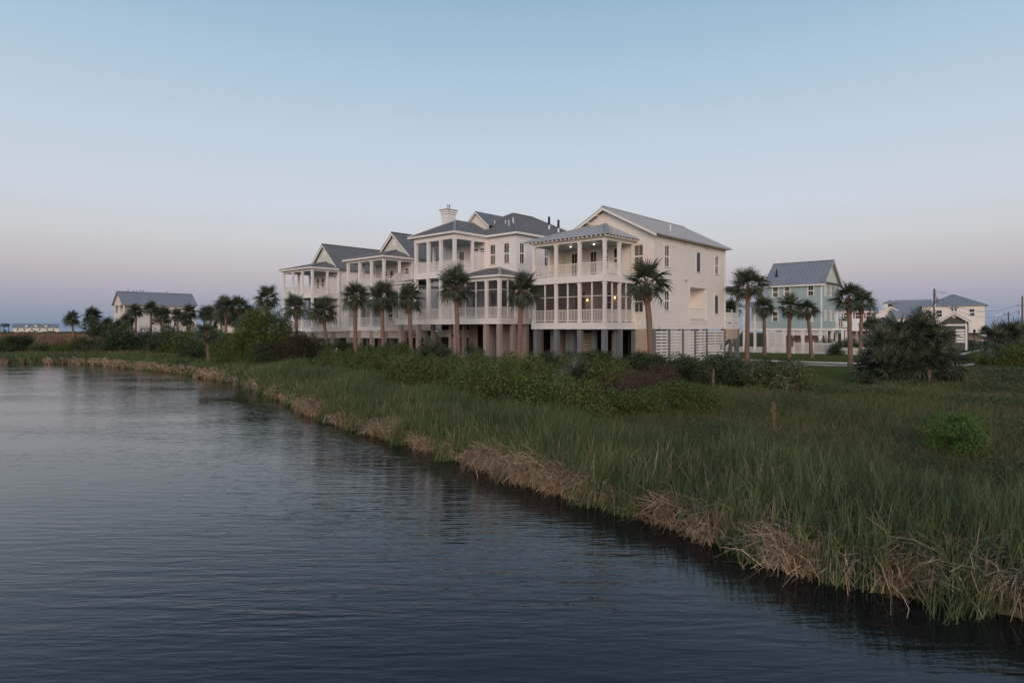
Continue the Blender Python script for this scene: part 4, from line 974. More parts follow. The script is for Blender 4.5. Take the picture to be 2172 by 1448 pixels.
far_house("cupola_house","distant cream house with small rooftop cupola behind the palmetto clump",90.6,150,7.4,9,4.2,7.6,9.5,"cream_paint","metal_roof_blue",[(1.0,2.0,5.6,6.8,"taupe_wall"),(-1.6,-.8,5.6,6.8,"taupe_wall"),(-.3,.3,7.9,8.4)],extra=cup)
def big(c):
    # lower wing with a wide plain roof slope
    wing = MB().slab([(1.0,12.6,6.6),(1.0,4.0,6.6),(6.5,4.0,11.0),(6.5,11.6,11.0)],.1)
    o = c.part("wing_roof", wing, "metal_roof_blue")
    c.part("wing_wall", siding(MB(),front(1.5),4.3,12.0,4.0,6.9,[],course=.3,lap=.02), "cream_paint", o)
far_house("grey_roofed_house","large cream house with broad grey hipped roof behind the palmetto clump",98.6,140,11.5,12,3.2,9.3,12.0,"cream_paint","metal_roof_blue",[(-3.9,-3.0,7.0,8.4),(2.0,3.0,6.8,8.2),(4.0,4.8,6.8,8.2)],"hip",extra=big)
far_house("red_shuttered_house","white house with red shutters seen past the teal house's corner",73.8,134,6.0,8,3.6,8.2,9.6,"white_siding","metal_roof_blue",[(-.6,.2,6.3,7.5,"shutter_red"),(-2.6,-1.8,6.3,7.5,"shutter_red"),(1.6,2.4,6.3,7.5,"shutter_red")],"side")
far_house("dark_teal_house","small dark teal house between the red shuttered and cupola houses",80.6,142,3.4,8,2.5,7.8,9.0,"dark_teal","metal_roof_blue",[(-.4,.3,5.6,6.6)],"side",piles=False)
def kio(c):
    o = c.part("medallion", MB().tube([(-.06,0,5.95),(.02,0,5.95)],[.26,.26],16), "slat_white")
    q = c.part("ridge_cupola", MB().box(1.6,2.5,-.45,.45,6.5,7.25), "cream_paint")
    c.part("cupola_roof", MB().slab([(1.4,-.65,7.2),(2.7,-.65,7.2),(2.05,0,7.7)],.04).slab([(1.4,.65,7.2),(1.4,-.65,7.2),(2.05,0,7.7)],.04).slab([(2.7,-.65,7.2),(2.7,.65,7.2),(2.05,0,7.7)],.04).slab([(2.7,.65,7.2),(1.4,.65,7.2),(2.05,0,7.7)],.04), "metal_roof_blue", q)
    for s in (-.22,.22): c.part("cupola_window", MB().box(1.57,1.6,s-.1,s+.1,6.75,7.1), "pane_dark", q)
    c.part("porch_beam", MB().fbox(front(0),-1.6,1.6,0.001,.08,4.5,4.75), "cream_trim")
    for v in (-1.5,1.5): c.part("porch_post", MB().box(-.1,.12,v-.11,v+.11,GZ,4.5), "white_paint")
    for k in range(5): c.part("louvre", MB().fbox(front(0),-1.3,-.2,.01,.05,2.0+k*.42,2.3+k*.42), "white_paint")
far_house("gatehouse","small dark olive gabled gatehouse with round medallion and tiny cupola",66.4,94,3.5,4.2,GZ,5.35,6.55,"olive_siding","metal_roof_blue",[],"gable",piles=False,extra=kio,trim="cream_trim")
far_house("far_hotel","long cream building with dormers on the horizon beyond the tan marsh",-277.5,365,21,10,2.2,4.9,7.2,"cream_paint","metal_roof_blue",[(-8.5,-7.6,3.2,4.2),(-5.5,-4.6,3.2,4.2),(-2.0,-1.1,3.2,4.2),(1.5,2.4,3.2,4.2),(5.0,5.9,3.2,4.2),(8.0,8.9,3.2,4.2)],"side",piles=False,
          extra=lambda c: [c.part("dormer", MB().box(.6,3.0,v-.7,v+.7,5.2,6.3).slab([(.4,v-.9,6.2),(3.2,v-.9,6.2),(3.2,v,6.9),(.4,v,6.9)],.05).slab([(3.2,v+.9,6.2),(.4,v+.9,6.2),(.4,v,6.9),(3.2,v,6.9)],.05), "cream_trim") for v in (-4.5,0.2,4.5)])
far_house("porch_cottage","white cottage with blue-grey roof half hidden by palms beyond the long house",-59.0,128,4.2,8,3.4,6.4,7.6,"white_siding","metal_roof_blue",[(-1.2,.4,4.2,5.8)],"side")
far_house("hidden_cottage","pale house behind the tall willowy tree and palms",-42.0,98,7.5,8,3.4,7.4,8.0,"white_siding","metal_roof_blue",[(-2.6,-1.8,4.6,6.2),(.4,1.2,4.6,6.2),(2.2,3.0,4.6,6.2)],"side")
# water tower on the horizon
r = root("water_tower","dark round water tower on legs far beyond the marsh","tower",(-486,600,GZ))
put("tank", MB().tube([(0,0,5.2),(0,0,5.8),(0,0,7.4),(0,0,8.4),(0,0,8.8)],[.6,3.4,4.0,2.6,.2],16).mesh("tank","dark_teal"), r)
for k in range(5):
    t = 2*math.pi*k/5; put("leg", MB().tube([(3.4*math.cos(t),3.4*math.sin(t),-1),(3.0*math.cos(t),3.0*math.sin(t),6.2)],[.25,.25],6).mesh("leg","dark_teal"), r)

# ------------------------------------------------------------------ poles, lamps, sign, wires
def pole(name, label, x, y, top, r0, r1, m, parts, group=None, cat="pole"):
    r = root(name, label, cat, (x,y,GZ), 0, group)
    put("shaft", MB().tube([(0,0,-.2),(0,0,top-GZ)],[r0,r1],10).mesh("shaft",m), r)
    for nm, mb, mm in parts: put(nm, mb.mesh(nm,mm), r)
    return r
def cobra(h, dx, dz, L=2.2):
    return [("arm", MB().tube([(0,0,h-.25),(dx*.35,0,h+dz*.6),(dx,0,h+dz)],[.08,.075,.07],6), "pvc_white"), ("lamp_head", MB().hexa([(dx-.2,-.13,h+dz-.09),(dx+.55,-.13,h+dz-.07),(dx+.55,.13,h+dz-.07),(dx-.2,.13,h+dz-.09),(dx-.2,-.10,h+dz+.06),(dx+.5,-.08,h+dz+.03),(dx+.5,.08,h+dz+.03),(dx-.2,.10,h+dz+.06)]), "grey_metal")]
pole("utility_pole","thick wooden utility pole with lamp arm rising behind the palmetto clump",54.0,80,9.15,.15,.12,"pole_wood",
     [("arm", MB().tube([(0.05,0,7.85),(.6,0,7.9),(1.1,0,7.8)],[.03,.03,.03],6), "grey_metal"),("lamp_head", MB().box(1.0,1.4,-.1,.1,7.7,7.82), "grey_metal"),("transformer", MB().tube([(.32,0,6.6),(.32,0,7.0)],[.06,.06],8), "black_metal"),("bracket", MB().bar((.1,0,7.6),(.45,0,6.9),.03), "black_metal"),("conduit", MB().tube([(-.02,-.19,0),(-.02,-.16,6.3)],[.05,.05],6), "pvc_white")])
pole("street_lamp","tall pale street lamp with curved arm beside the gatehouse",67.6,93.2,6.15,.12,.09,"pvc_white",cobra(5.2,2.1,.55),"curved arm street lamps","lamp")
pole("street_lamp","pale curved street lamp beyond the lone small palm",97.6,126.5,6.6,.10,.07,"grey_metal",cobra(5.6,1.8,.7),"curved arm street lamps","lamp")
pole("street_lamp","far curved street lamp behind another lamp, beside the right palmettos",112.5,145,5.8,.10,.07,"grey_metal",cobra(4.8,1.8,.7),"curved arm street lamps","lamp")
pole("lamp_post","slender black lamp post with lantern beside the gatehouse road",69.6,94.2,3.4,.06,.05,"black_metal",[("lantern", MB().tube([(0,0,2.4),(0,0,2.5),(0,0,2.85),(0,0,2.95),(0,0,3.1)],[.06,.12,.17,.19,.02],8),"black_metal"),("base", MB().tube([(0,0,0),(0,0,.5)],[.16,.10],10),"black_metal")],None,"lamp")
pole("utility_pole","plain wooden utility pole behind the palmettos at the road bend",95.2,120,7.3,.14,.11,"pole_wood",[("crossarm", MB().box(-1.0,.1,-.05,.05,5.9,6.0),"pole_wood")])
pole("utility_pole","wooden utility pole with insulators and transformer at the picture's edge",89.7,110,9.8,.15,.12,"pole_wood",
     [("crossarm", MB().box(-.9,.9,-.06,.06,7.2,7.32),"pole_wood"),("transformer", MB().tube([(-.42,0,5.6),(-.42,0,6.4)],[.22,.22],10),"grey_metal"),("insulator", MB().tube([(-.8,0,7.3),(-.8,0,7.6)],[.05,.04],6),"grey_metal"),("insulator", MB().tube([(.8,0,7.3),(.8,0,7.6)],[.05,.04],6),"grey_metal"),("insulator", MB().tube([(-.5,0,6.4),(-.5,0,8.3)],[.03,.03],6),"grey_metal")])
def wire(name, label, p, q, sag):
    pts = [tuple(p[i]+(q[i]-p[i])*t for i in range(3)) for t in np.linspace(0,1,17)]
    pts = [(x,y,z-sag*4*t*(1-t)) for (x,y,z), t in zip(pts,np.linspace(0,1,17))]
    tag(put(name, MB().tube(pts,[.02]*17,5).mesh(name,"black_metal")),label,"cable","cables between the utility poles")
wire("power_cable","thin black upper cable strung between the utility poles",(54.2,80,8.0),(89.0,110,8.4),1.5)
wire("power_cable","thin black lower cable strung between the utility poles",(54.2,80,7.5),(89.3,110,7.3),1.6)
r = root("road_sign","white T-shaped sign post at the road verge by the lone palm","sign",(79.3,105.5,GZ))
put("post", MB().box(-.07,.07,-.07,.07,-.1,1.9).mesh("post","white_paint"), r); put("sign_board", MB().box(-.6,.6,-.09,-.071,1.85,2.25).mesh("sign_board","white_paint"), r)
# lit garden lantern by the long house
r = root("garden_lantern","lit white garden lantern on a post before the long house","lamp",(-62.6,101.0,GZ))
put("post", MB().tube([(0,0,0),(0,0,1.75)],[.06,.05],8).mesh("post","black_metal"), r)
put("bulb", MB().tube([(0,0,1.75),(0,0,1.82),(0,0,2.1),(0,0,2.2)],[.06,.15,.19,.1],10).mesh("bulb","bulb_white"), r)
put("cap", MB().tube([(0,0,2.2),(0,0,2.45)],[.26,.02],10).mesh("cap","slat_white"), r)
ld = bpy.data.lights.new("lantern_light",'POINT'); ld.energy = 30; ld.color = (1,.8,.55); ld.shadow_soft_size = .15
lo = bpy.data.objects.new("lantern_light",ld); link(lo); lo.parent = r; lo.location = (0,-.35,2.0)
for i, (x, y) in enumerate(((-47.4,104.5),(-46.9,104.4),(-46.1,104.2))):
    pole("flagpole","slim pale flagpole among the palms beyond the long house",x,y,6.0,.045,.03,"pvc_white",[("finial", MB().tube([(0,0,5.1),(0,0,5.22)],[.06,.03],8),"pvc_white")],"slim pale flagpoles")

# ------------------------------------------------------------------ palms
rnd = random.Random(11)
def frond_mesh(name, nl=22, lp=0.55, L=0.95, droop=0.35, w=0.05, seed=0, m="palm_leaf", spread=118):
    rg = random.Random(seed); V, Fc = [], []
    def add(p): V.append(p); return len(V)-1
    def zc(x): return 0.10*math.sin(min(1,x/lp)*1.5)-droop*0.25*max(0,x-lp*.6)**2
    ps = [(0,.028),(lp*.5,.02),(lp,.016)]
    prev = None
    for x, hw in ps:
        cur = (add((x,-hw,zc(x))), add((x,hw,zc(x)+.0)))
        if prev: Fc.append((prev[0],cur[0],cur[1],prev[1]))
        prev = cur
    for i in range(nl):
        t = (i+.5)/nl*2-1; ang = R(t*spread)*(.95+.1*rg.random()); ln = L*(1-.32*abs(t)**1.5)*(.9+.2*rg.random())
        cx, cy = lp+.20*(1-abs(t))-.04, 0.0
        dx, dy = math.cos(ang), math.sin(ang)
        side = (-dy, dx); prev = None; dr = droop*(.6+.9*rg.random())
        for s, hw in ((0,.030),(.38,w*.62),(.74,w*.40),(1.0,.004)):
            rr = ln*s
            zz = zc(cx)+.16*abs(t)*s*(1-s)-dr*ln*s*s*(.75+.25*abs(t))
            sh = 1-.20*dr*s*s
            p = (cx+dx*rr*sh, cy+dy*rr*sh, zz); tw = .35*hw
            cur = (add((p[0]-side[0]*hw,p[1]-side[1]*hw,p[2]+tw)), add((p[0]+side[0]*hw,p[1]+side[1]*hw,p[2]-tw)))
            if prev: Fc.append((prev[0],cur[0],cur[1],prev[1]))
            prev = cur
    return np.array(V,np.float32), np.array(Fc,np.int32)
FR = [np_mesh("frond",*frond_mesh("frond",20,.72,.92,d,.052,s,spread=104),"palm_leaf") for s, d in ((1,.13),(2,.36),(3,.72),(4,.27),(5,.52))]
FRD = np_mesh("frond",*frond_mesh("frond",16,.5,.75,.9,.05,9),"palm_dry")
def crown_spots(n, rg, lo=-40, hi=86):
    out = []
    for i in range(n):
        q = (i+.5)/n; e = lo+(hi-lo)*(1-q**.92); out.append((i*137.508+rg.uniform(-18,18), e+rg.uniform(-8,8)))
    return out
def joined_crown(seed, n=30, nl=15):
    rg = random.Random(seed); VV, FF = [], []; k = 0
    base = [frond_mesh("f",nl,.5,.95,d,.075,seed*7+i) for i, d in enumerate((.15,.4,.75))]
    for az_, e in crown_spots(n, rg):
        v, f = base[0 if e > 45 else (1 if e > 5 else 2)]
        m_ = Matrix.Rotation(R(az_),3,'Z') @ Matrix.Rotation(-R(e),3,'Y') @ Matrix.Rotation(R(rg.uniform(-40,40)),3,'X')
        s = rg.uniform(.82,1.1); VV.append(v @ np.array(m_).T * s); FF.append(f+k); k += len(v)
    return np_mesh("crown",np.concatenate(VV),np.concatenate(FF),"palm_leaf")
CROWNS = [joined_crown(s) for s in (1,2,3,4)]
def palm(label, x, y, zc, rad, lean=(0,0), group=None, near=True, tr=.17, boots=True, nf=36, dry=1):
    g = float(gzw(x,y)); r = root("palm_tree",label,"palm",(x,y,g),0,group)
    H = zc-g-.15; rg = random.Random(int(abs(x*31+y*17)*10))
    top = Vector((lean[0],lean[1],H)); pts, rad_ = [], []
    n = 9
    for k in range(n):
        t = k/(n-1); bx = lean[0]*t**1.6+rg.uniform(-.02,.02); by = lean[1]*t**1.6
        pts.append((bx,by,-.2+(H+.2)*t)); rad_.append(tr*(1.28-.5*min(1,t*2.2)*.55-.12*t)*(1+rg.uniform(-.04,.04)))
    put("trunk", MB().tube(pts,rad_,10).mesh("trunk","trunk",smooth=True), r)
    if boots and near:
        b = MB(); hb = min(1.1,H*.28)
        for k in range(26):
            t = rg.random(); a = k*2.4; z = H-hb*(1-t); rr = tr*(.95+.55*t)
            px_, py_ = lean[0]*((z/H)**1.6), lean[1]*((z/H)**1.6)
            p = (px_+math.cos(a)*rr*.8,py_+math.sin(a)*rr*.8,z-.12); q = (px_+math.cos(a)*(rr+.07),py_+math.sin(a)*(rr+.07),z+.16)
            b.bar(p,q,.10,.045)
        put("boots", b.mesh("boots","boots"), r)
    s = rad/1.42
    if near:
        put("crown_bud", MB().tube([(lean[0],lean[1],H-.25),(lean[0],lean[1],H+.05),(lean[0],lean[1],H+.3)],[tr*1.0,tr*.9,.03],8).mesh("crown_bud","boots"), r)
        for az_, e in crown_spots(nf, rg):
            me = FR[(0 if rg.random() < .6 else 3)] if e > 45 else (FR[rg.choice((1,3,4))] if e > 0 else FR[rg.choice((2,4))])
            put("frond", me, r, (lean[0],lean[1],H+rg.uniform(-.1,.15)), (R(rg.uniform(-35,35)),-R(e),R(az_)), s*rg.uniform(.82,1.12))
        for k in range(dry): put("frond", FRD, r, (lean[0],lean[1],H-.15), (0,R(rg.uniform(55,75)),R(rg.uniform(0,360))), s*.8)["label"] = "dry brown hanging frond"
    else:
        put("crown", CROWNS[rg.randrange(4)], r, (lean[0],lean[1],H), (0,0,rg.uniform(0,6.28)), s*1.16)
    return r
ROWP = [(8.05,37.6,6.78,1.42,(-.35,0),"leaning palm before the cream house's corner window","r"),
        (0.73,44.3,6.67,1.40,(.30,0),"palm slanting up where the cream and chimney houses meet",""),
        (-4.43,49,7.32,1.60,(-.25,0),"tallest palm of the row, before the chimney house's porch corner post",""),
        (-8.75,53,6.56,1.44,(-.25,0),"palm before the chimney house's low side deck, beside a round palmetto",""),
        (-11.63,55.5,6.76,1.55,(-.25,.1),"palm before the stair side of the mint-gabled house next to the chimney house",""),
        (-14.6,58,6.97,1.49,(-.1,0),"straight palm before the middle of the mint-gabled house's porch",""),
        (-18.74,62,5.78,1.62,(-.45,0),"leaning palm before the end house's porch side",""),
        (-22.88,66,6.29,1.45,(-.3,0),"slim palm behind the rust-brown bush before the end house","")]
for x, y, z, rd, ln, lb, _ in ROWP: palm(lb,x-ln[0],y,z,rd,ln,"palms before the row of houses",tr=.185 if y < 60 else .17)
for (x, y, z, rd, ln, lb) in [(20.76,55,7.77,1.66,(.1,0),"stout tall palm beside the cream house's rear porch"),(28.57,71,6.46,1.30,(-.1,0),"slim palm before the teal house's side porch"),
        (27.12,61,6.21,1.29,(0.15,0),"palm at the kerb before the teal house's middle"),(31.47,66.7,6.06,1.26,(-.45,0),"leaning palm on the lawn before the teal house"),
        (27.44,51,6.54,1.35,(-.15,0),"palm beside the palmetto clump, its trunk in the clump's edge"),(36.9,66,6.79,1.45,(.15,0),"palm twinned behind the one at the palmetto clump, by the fence")]:
    palm(lb,x-ln[0],y,z,rd,ln,"palms around the teal house lawn",tr=.19)
palm("palm seen through the cream house's rear porch opening",24.42,70,6.2,1.27,near=False)
LEFTP = [(-58.93,98,6.81,1.33),(-57.15,99,7.21,1.42),(-53.95,97,6.34,1.32),(-52.36,98,6.22,1.18),(-51.03,99,6.69,1.34),(-49.28,100,6.41,1.36)]
LEFTP += [(-55.6,99.5,5.9,1.3),(-50.3,97,5.5,1.25),(-60.6,99,5.6,1.2)]
for x, y, z, rd in ((-44.6,96,6.2,1.5),(-42.9,97,5.4,1.3),(-34.6,82,5.6,1.4),(-47.2,98,6.4,1.4)): palm("palm in the loose group between the long house and the willowy tree",x,y,z,rd,(rnd.uniform(-.3,.3),0),"palms between long house and tree",near=False)
for x, y, z, rd in LEFTP: palm("palm in the line standing before the long house",x,y,z,rd,(rnd.uniform(-.3,.3),0),"palms before the long house",near=False,tr=.17)
palm("palm with twin-tufted crown beyond the marsh shrubs",-73.43,105,5.74,1.42,(-.5,0),"palms beyond the marsh",False)
palm("broad palm beyond the marsh shrubs, beside the twin-tufted one",-74.11,110,6.32,1.66,(.2,0),"palms beyond the marsh",False)
palm("low round-headed palm beside the long house's porch",-67.24,104,4.63,1.41,(0,0),"low palms by the long house",False); palm("low round-headed palm beside the long house's porch",-66.2,106,4.64,1.28,(0,0),"low palms by the long house",False)
palm("tall palm between the long house and the willowy tree",-38.82,85,6.75,1.75,(-.1,0),"palms by the willowy tree"); palm("palm rising just behind the willowy tree's shoulder",-37.01,86,7.11,1.6,(-.4,0),"palms by the willowy tree")
palm("thick palm topping the willowy tree beside the end house",-31.41,80,7.86,1.69,(.1,0),"palms by the willowy tree",tr=.25)
palm("short palm with ragged crown standing before the marsh shrubs",-29.5,61,3.54,1.15,(-.3,0),None,True,.16,True,26,4)
for x, y, z, rd in ((-49.3,105,4.79,1.11),(-47.69,108,5.63,1.14)): palm("small palm among the flagpoles",x,y,z,rd,(0,0),"small palms by the flagpoles",False,.12)
for x, y, z, rd in ((50.4,95,4.57,1.22),(57.2,100,4.75,1.51),(64.33,110,4.66,1.49)): palm("small palm among the far houses beyond the teal house",x,y,z,rd,(0,0),"small palms among the far houses",False,.16)
palm("lone small palm by the T-shaped sign",94.39,125,3.62,1.22,(.1,0),None,False,.14); palm("palm with brown skirt beside the gatehouse",71.14,100,4.45,1.36,(0,0),None,False,.2)

def palmetto(label, x, y, heads, group=None, s0=1.0, nf=26, dry=2, name="palmetto"):
    g = float(gzw(x,y)); r = root(name,label,"palmetto",(x,y,g),0,group); rg = random.Random(int(abs(x*13+y*7)*10))
    for hx, hy, hz, s in heads:
        if hz > .5: put("stem", MB().tube([(hx*.8,hy*.8,-.1),(hx,hy,hz)],[.16,.13],8).mesh("stem","boots"), r)
        for az_, e in crown_spots(nf, rg, -38 if hz > .7 else -5, 84):
            me = FR[0] if e > 50 else (FR[rg.choice((1,3,4))] if e > 10 else FR[2])
            put("frond", me, r, (hx,hy,hz+rg.uniform(-.1,.1)), (R(rg.uniform(-35,35)),-R(e),R(az_)), s0*s*rg.uniform(.85,1.15))
        for k in range(dry): put("frond", FRD, r, (hx,hy,hz), (0,R(rg.uniform(20,60)),R(rg.uniform(0,360))), s0*s*.75)["label"] = "dry brown frond"
    return r
palmetto("huge dense palmetto clump on the lawn edge, taller than a person",22.9,36.2,[(-1.4,.2,1.9,1.0),(-.1,.5,2.55,1.05),(.9,.3,2.7,1.05),(1.75,.4,2.1,1.0),(-1.8,-.4,.7,1.05),(-1.0,-.7,.6,1.05),(.2,-.6,.9,1.1),(1.2,-.6,1.0,1.05),(2.0,-.2,.9,.95),(-.6,-.1,1.5,1.0),(-2.1,.3,.4,.9),(-.4,-1.0,.35,.95),(.9,-1.0,.4,.95),(-1.5,-1.0,.35,.9),(.1,0,1.7,1.05)],nf=27,dry=1,s0=.92)
palmetto("dark palmetto clump behind the round bush at the road bend",49.0,62,[(-1.0,0,1.7,1.3),(.5,.2,2.1,1.35),(2.2,.3,1.9,1.3),(3.6,.2,1.6,1.2),(.8,-.6,.7,1.2),(3,-.6,.6,1.1)],nf=22,dry=2)
palmetto("round palmetto below the chimney house beside a palm",-6.0,47.0,[(0,0,.75,1.15),(.5,.3,.6,.9),(-.6,.2,.5,.9)],nf=34,dry=0)
palmetto("small spiky palmetto among the shrubs below the mint-gabled house",-10.6,52.5,[(0,0,.6,.85)],"small palmettos among the shrubs",nf=26,dry=1); palmetto("small spiky palmetto half buried in light green shrubs",2.9,28.0,[(0,0,.9,.7)],"small palmettos among the shrubs",nf=26,dry=1)
# yucca-like sword plant among the shrubs
def sword(label, x, y, n=46, L=.85):
    g = float(gzw(x,y)); r = root("yucca",label,"plant",(x,y,g)); rg = random.Random(4); mb = MB()
    for k in range(n):
        a = rg.uniform(0,6.28); e = R(rg.uniform(15,85)); l_ = L*rg.uniform(.7,1.1); z0 = rg.uniform(.3,1.0)
        d = Vector((math.cos(a)*math.cos(e),math.sin(a)*math.cos(e),math.sin(e))); s = Vector((-math.sin(a),math.cos(a),0)); p = Vector((0,0,z0))
        mb.quad(p-s*.02,p+s*.02,p+d*l_*.5+s*.025,p+d*l_*.5-s*.025); mb.quad(p+d*l_*.5-s*.025,p+d*l_*.5+s*.025,p+d*l_-Vector((0,0,.05)))
    put("leaves", mb.mesh("leaves","leaf_dark"), r); put("stem", MB().tube([(0,0,-.1),(0,0,1.0)],[.09,.06],7).mesh("stem","twig"), r)
sword("spiky sword-leaved yucca in the shrubs at the reeds' back",0.2,25.5)
sword("small sword-leaved yucca beside the light green shrubs under the cream house",4.6,31.5,36,.7)

# ------------------------------------------------------------------ shrubs and trees
def leaf_cloud(seed, blobs, n, size, asp=.5, shell=(.62,1.10), up=.25, flat=1.0):
    rg = np.random.default_rng(seed); B = np.array(blobs,float)        # x y z r
    wgt = B[:,3]**2; idx = rg.choice(len(B), n, p=wgt/wgt.sum())
    d = rg.normal(size=(n,3)); d /= np.linalg.norm(d,axis=1)[:,None]
    rr = B[idx,3]*rg.uniform(shell[0],shell[1],n); ctr = B[idx,:3]+d*rr[:,None]*np.array([1,1,flat])
    lump = np.sin(ctr[:,0]*5.1+seed)*np.sin(ctr[:,1]*4.7)*np.sin(ctr[:,2]*5.7+1)
    ctr += d*((lump*.20+np.where(rg.random(n) < .10,rg.uniform(.0,.32,n),0))*B[idx,3])[:,None]
    nn = d*.8+rg.normal(size=(n,3))*.75+np.array([0,0,up]); nn /= np.linalg.norm(nn,axis=1)[:,None]
    t = np.cross(nn, rg.normal(size=(n,3))); t /= np.linalg.norm(t,axis=1)[:,None]; s = np.cross(nn,t)
    L = size*rg.uniform(.6,1.35,n)[:,None]; Wd = L*asp
    V = np.stack([ctr-t*L*.5, ctr+s*Wd*.5+t*L*.05+nn*L*.08, ctr+t*L*.5, ctr-s*Wd*.5+t*L*.05+nn*L*.08],1).reshape(-1,3)
    keep = V.reshape(-1,4,3)[:,:,2].min(1) > -.05
    return V.reshape(-1,4,3)[keep].reshape(-1,3), np.arange(4*keep.sum()).reshape(-1,4)
def blobs_for(seed, n, rx, ry, h, r=(.35,.6)):
    rg = random.Random(seed); out = []
    for k in range(n):
        a = rg.uniform(0,6.28); q = math.sqrt(rg.random()); z = rg.uniform(.12,1)
        w_ = math.sqrt(max(.05,1-(z-.35)**2*1.6)); rad = rg.uniform(*r)
        out.append((math.cos(a)*q*rx*w_,math.sin(a)*q*ry*w_,max(rad*.5,z*h-rad*.7),rad))
    return out
def shrub_proto(seed, m, n=5200, size=.085, nb=15, rx=.85, ry=.85, h=1.5, r=(.28,.5), asp=.5):
    bl = blobs_for(seed,nb,rx,ry,h,r); V, Fc = leaf_cloud(seed,bl,n,size,asp)
    st = MB(); rg = random.Random(seed)
    for b_ in bl[:9]: st.tube([(rg.uniform(-.08,.08),rg.uniform(-.08,.08),-.1),(b_[0]*.5,b_[1]*.5,b_[2]*.55),(b_[0],b_[1],b_[2])],[.03,.02,.008],5)
    return np_mesh("foliage",V,Fc,m), st.mesh("stem","twig")
PROTO = {}
for key, m_, kw in (("mid","leaf_mid",{}),("light","leaf_light",{}),("dark","leaf_dark",dict(n=6500,size=.08)),("rust","leaf_rust",{}),("blossom","leaf_blossom",dict(n=6000,size=.075)),("red","brush_red",dict(n=2600,size=.16,asp=.10))):
    PROTO[key] = [shrub_proto(100+17*i+len(key)*3,m_,**kw) for i in range(3)]
PROTO["bright"] = [shrub_proto(77,"leaf_bright",n=8000,size=.055,nb=30,rx=.85,ry=.75,h=1.2,r=(.12,.30),asp=.6)]
def shrub(kind, label, x, y, s, sz=None, group=None, name="shrub", dz=0):
    g = float(gzw(x,y)); rg = random.Random(int(abs(x*101+y*57)*7)); fo, st = PROTO[kind][rg.randrange(len(PROTO[kind]))]
    r = root(name,label,"shrub",(x,y,g+dz),rg.uniform(0,6.28),group)
    sz = sz or s*rg.uniform(.9,1.1); r.scale = (s,s*rg.uniform(.9,1.1),sz)
    put("foliage",fo,r); put("stem",st,r); return r
# hedge before the cream house
ORD = ['first','second','third','fourth','fifth','sixth','seventh','eighth','ninth','tenth','eleventh','twelfth','thirteenth','fourteenth','fifteenth']
for k in range(17):
    v = -14.7+k*.95; u = -6.0+rnd.uniform(-.4,.4); x, y = W(u,v)
    if k < 2: shrub("blossom","pale-blossomed hedge shrub, "+ORD[k]+" from the lawn end of the hedge",x,y,1.12+rnd.uniform(-.1,.12),1.10,"blossoming hedge shrubs")
    else: shrub("dark","dark green front hedge shrub below the cream house, "+ORD[k-2]+" beyond the blossoming ones",x,y,1.15+rnd.uniform(-.1,.15),1.05+rnd.uniform(-.1,.12),"dark hedge shrubs")
for k in range(10):
    v = -14.2+k*1.5; x, y = W(-4.9+rnd.uniform(-.3,.3),v); shrub("dark","dark green back hedge shrub by the cream house, "+ORD[k]+" from the lawn end",x,y,1.1,1.15,"back hedge shrubs")
# light green thicket between the reeds and the houses
rs = random.Random(5); pts = []
tries = 0
while len(pts) < 92 and tries < 6000:
    tries += 1
    v = rs.uniform(-12.5,24); sh_ = float(shore(v)); wd = np.interp(v,[-15,-8,5,20],[3.8,4.2,4.8,5.4])
    u = rs.uniform(sh_+wd+.6,-5.2)
    if v < -6 and u > -10.5: continue
    if v < -9.5 and u > -15: continue
    if all((u-a)**2+(v-b_)**2 > 1.18**2 for a, b_ in pts): pts.append((u,v))
for u, v in pts:
    x, y = W(u,v); q = rs.random(); d = u-float(shore(v))
    hgt = float(np.interp(d,[4,9,14,18],[1.02,1.04,.88,.66]))+.16*math.sin(u*.8+v*.6)+rs.uniform(-.36,.36)+(.16 if v < -2 else 0)
    if 8.5 < v < 16 and d > 12: hgt = min(hgt,.42)
    zone = "below the cream house" if v < 1 else ("below the chimney house" if v < 15 else "below the mint-gabled house")
    spot = "backing onto the reeds" if d < 9 else ("in the middle of the thicket" if d < 13.5 else "close to the palms")
    kd, cn = ("mid","mid green") if q < .60 else (("light","yellowish green") if q < .90 else ("dark","dark green"))
    shrub(kd,cn+" thicket shrub "+zone+", "+spot,x,y,1.05+rs.uniform(-.25,.32),hgt,cn+" thicket shrubs "+zone+" "+spot)
for (x, y, s) in ((6.2,29.5,1.2),(5.2,28.2,1.0),(7.3,31,1.1),(4.3,26.8,.9)): shrub("red","twiggy reddish brown brush between hedge and meadow",x,y,s,1.05,"reddish brush",)
for (x, y, s, sz) in ((6.4,25.3,1.1,.75),(7.4,24.2,.95,.62),(5.0,24.0,1.0,.8),(8.0,26.0,.8,.6)): shrub("light","low yellow-green shrub at the meadow's edge by the reddish brush",x,y,s,sz,"meadow edge shrubs")
shrub("bright","vivid green bush standing alone in the meadow",11.7,16.6,.98,.90)
for (x, y, s, sz) in ((43.5,54,1.7,1.3),(46.2,54.5,1.9,1.45),(48.6,54.5,1.8,1.3),(41.3,55.5,1.3,1.0),(50.8,53,1.8,1.2)): shrub("mid","rounded green bush in the bank at the road bend",x,y,s,sz,"road bend bushes")
for k in range(13):
    v = 12+k*2.0; x, y = W(-1.6+rnd.uniform(-.6,.5),v)
    if v < 15: continue
    shrub("dark","dark shrub at the foot of the pilings",x,y,1.15,1.0+rnd.uniform(-.1,.3),"shrubs by the pilings")
for k in range(9):
    x, y = W(6+rnd.uniform(-1,2),33.5+k*.9); shrub("dark","dark shrub in the gap between the two mint-gabled houses",x,y,1.2,1.35,"gap shrubs")
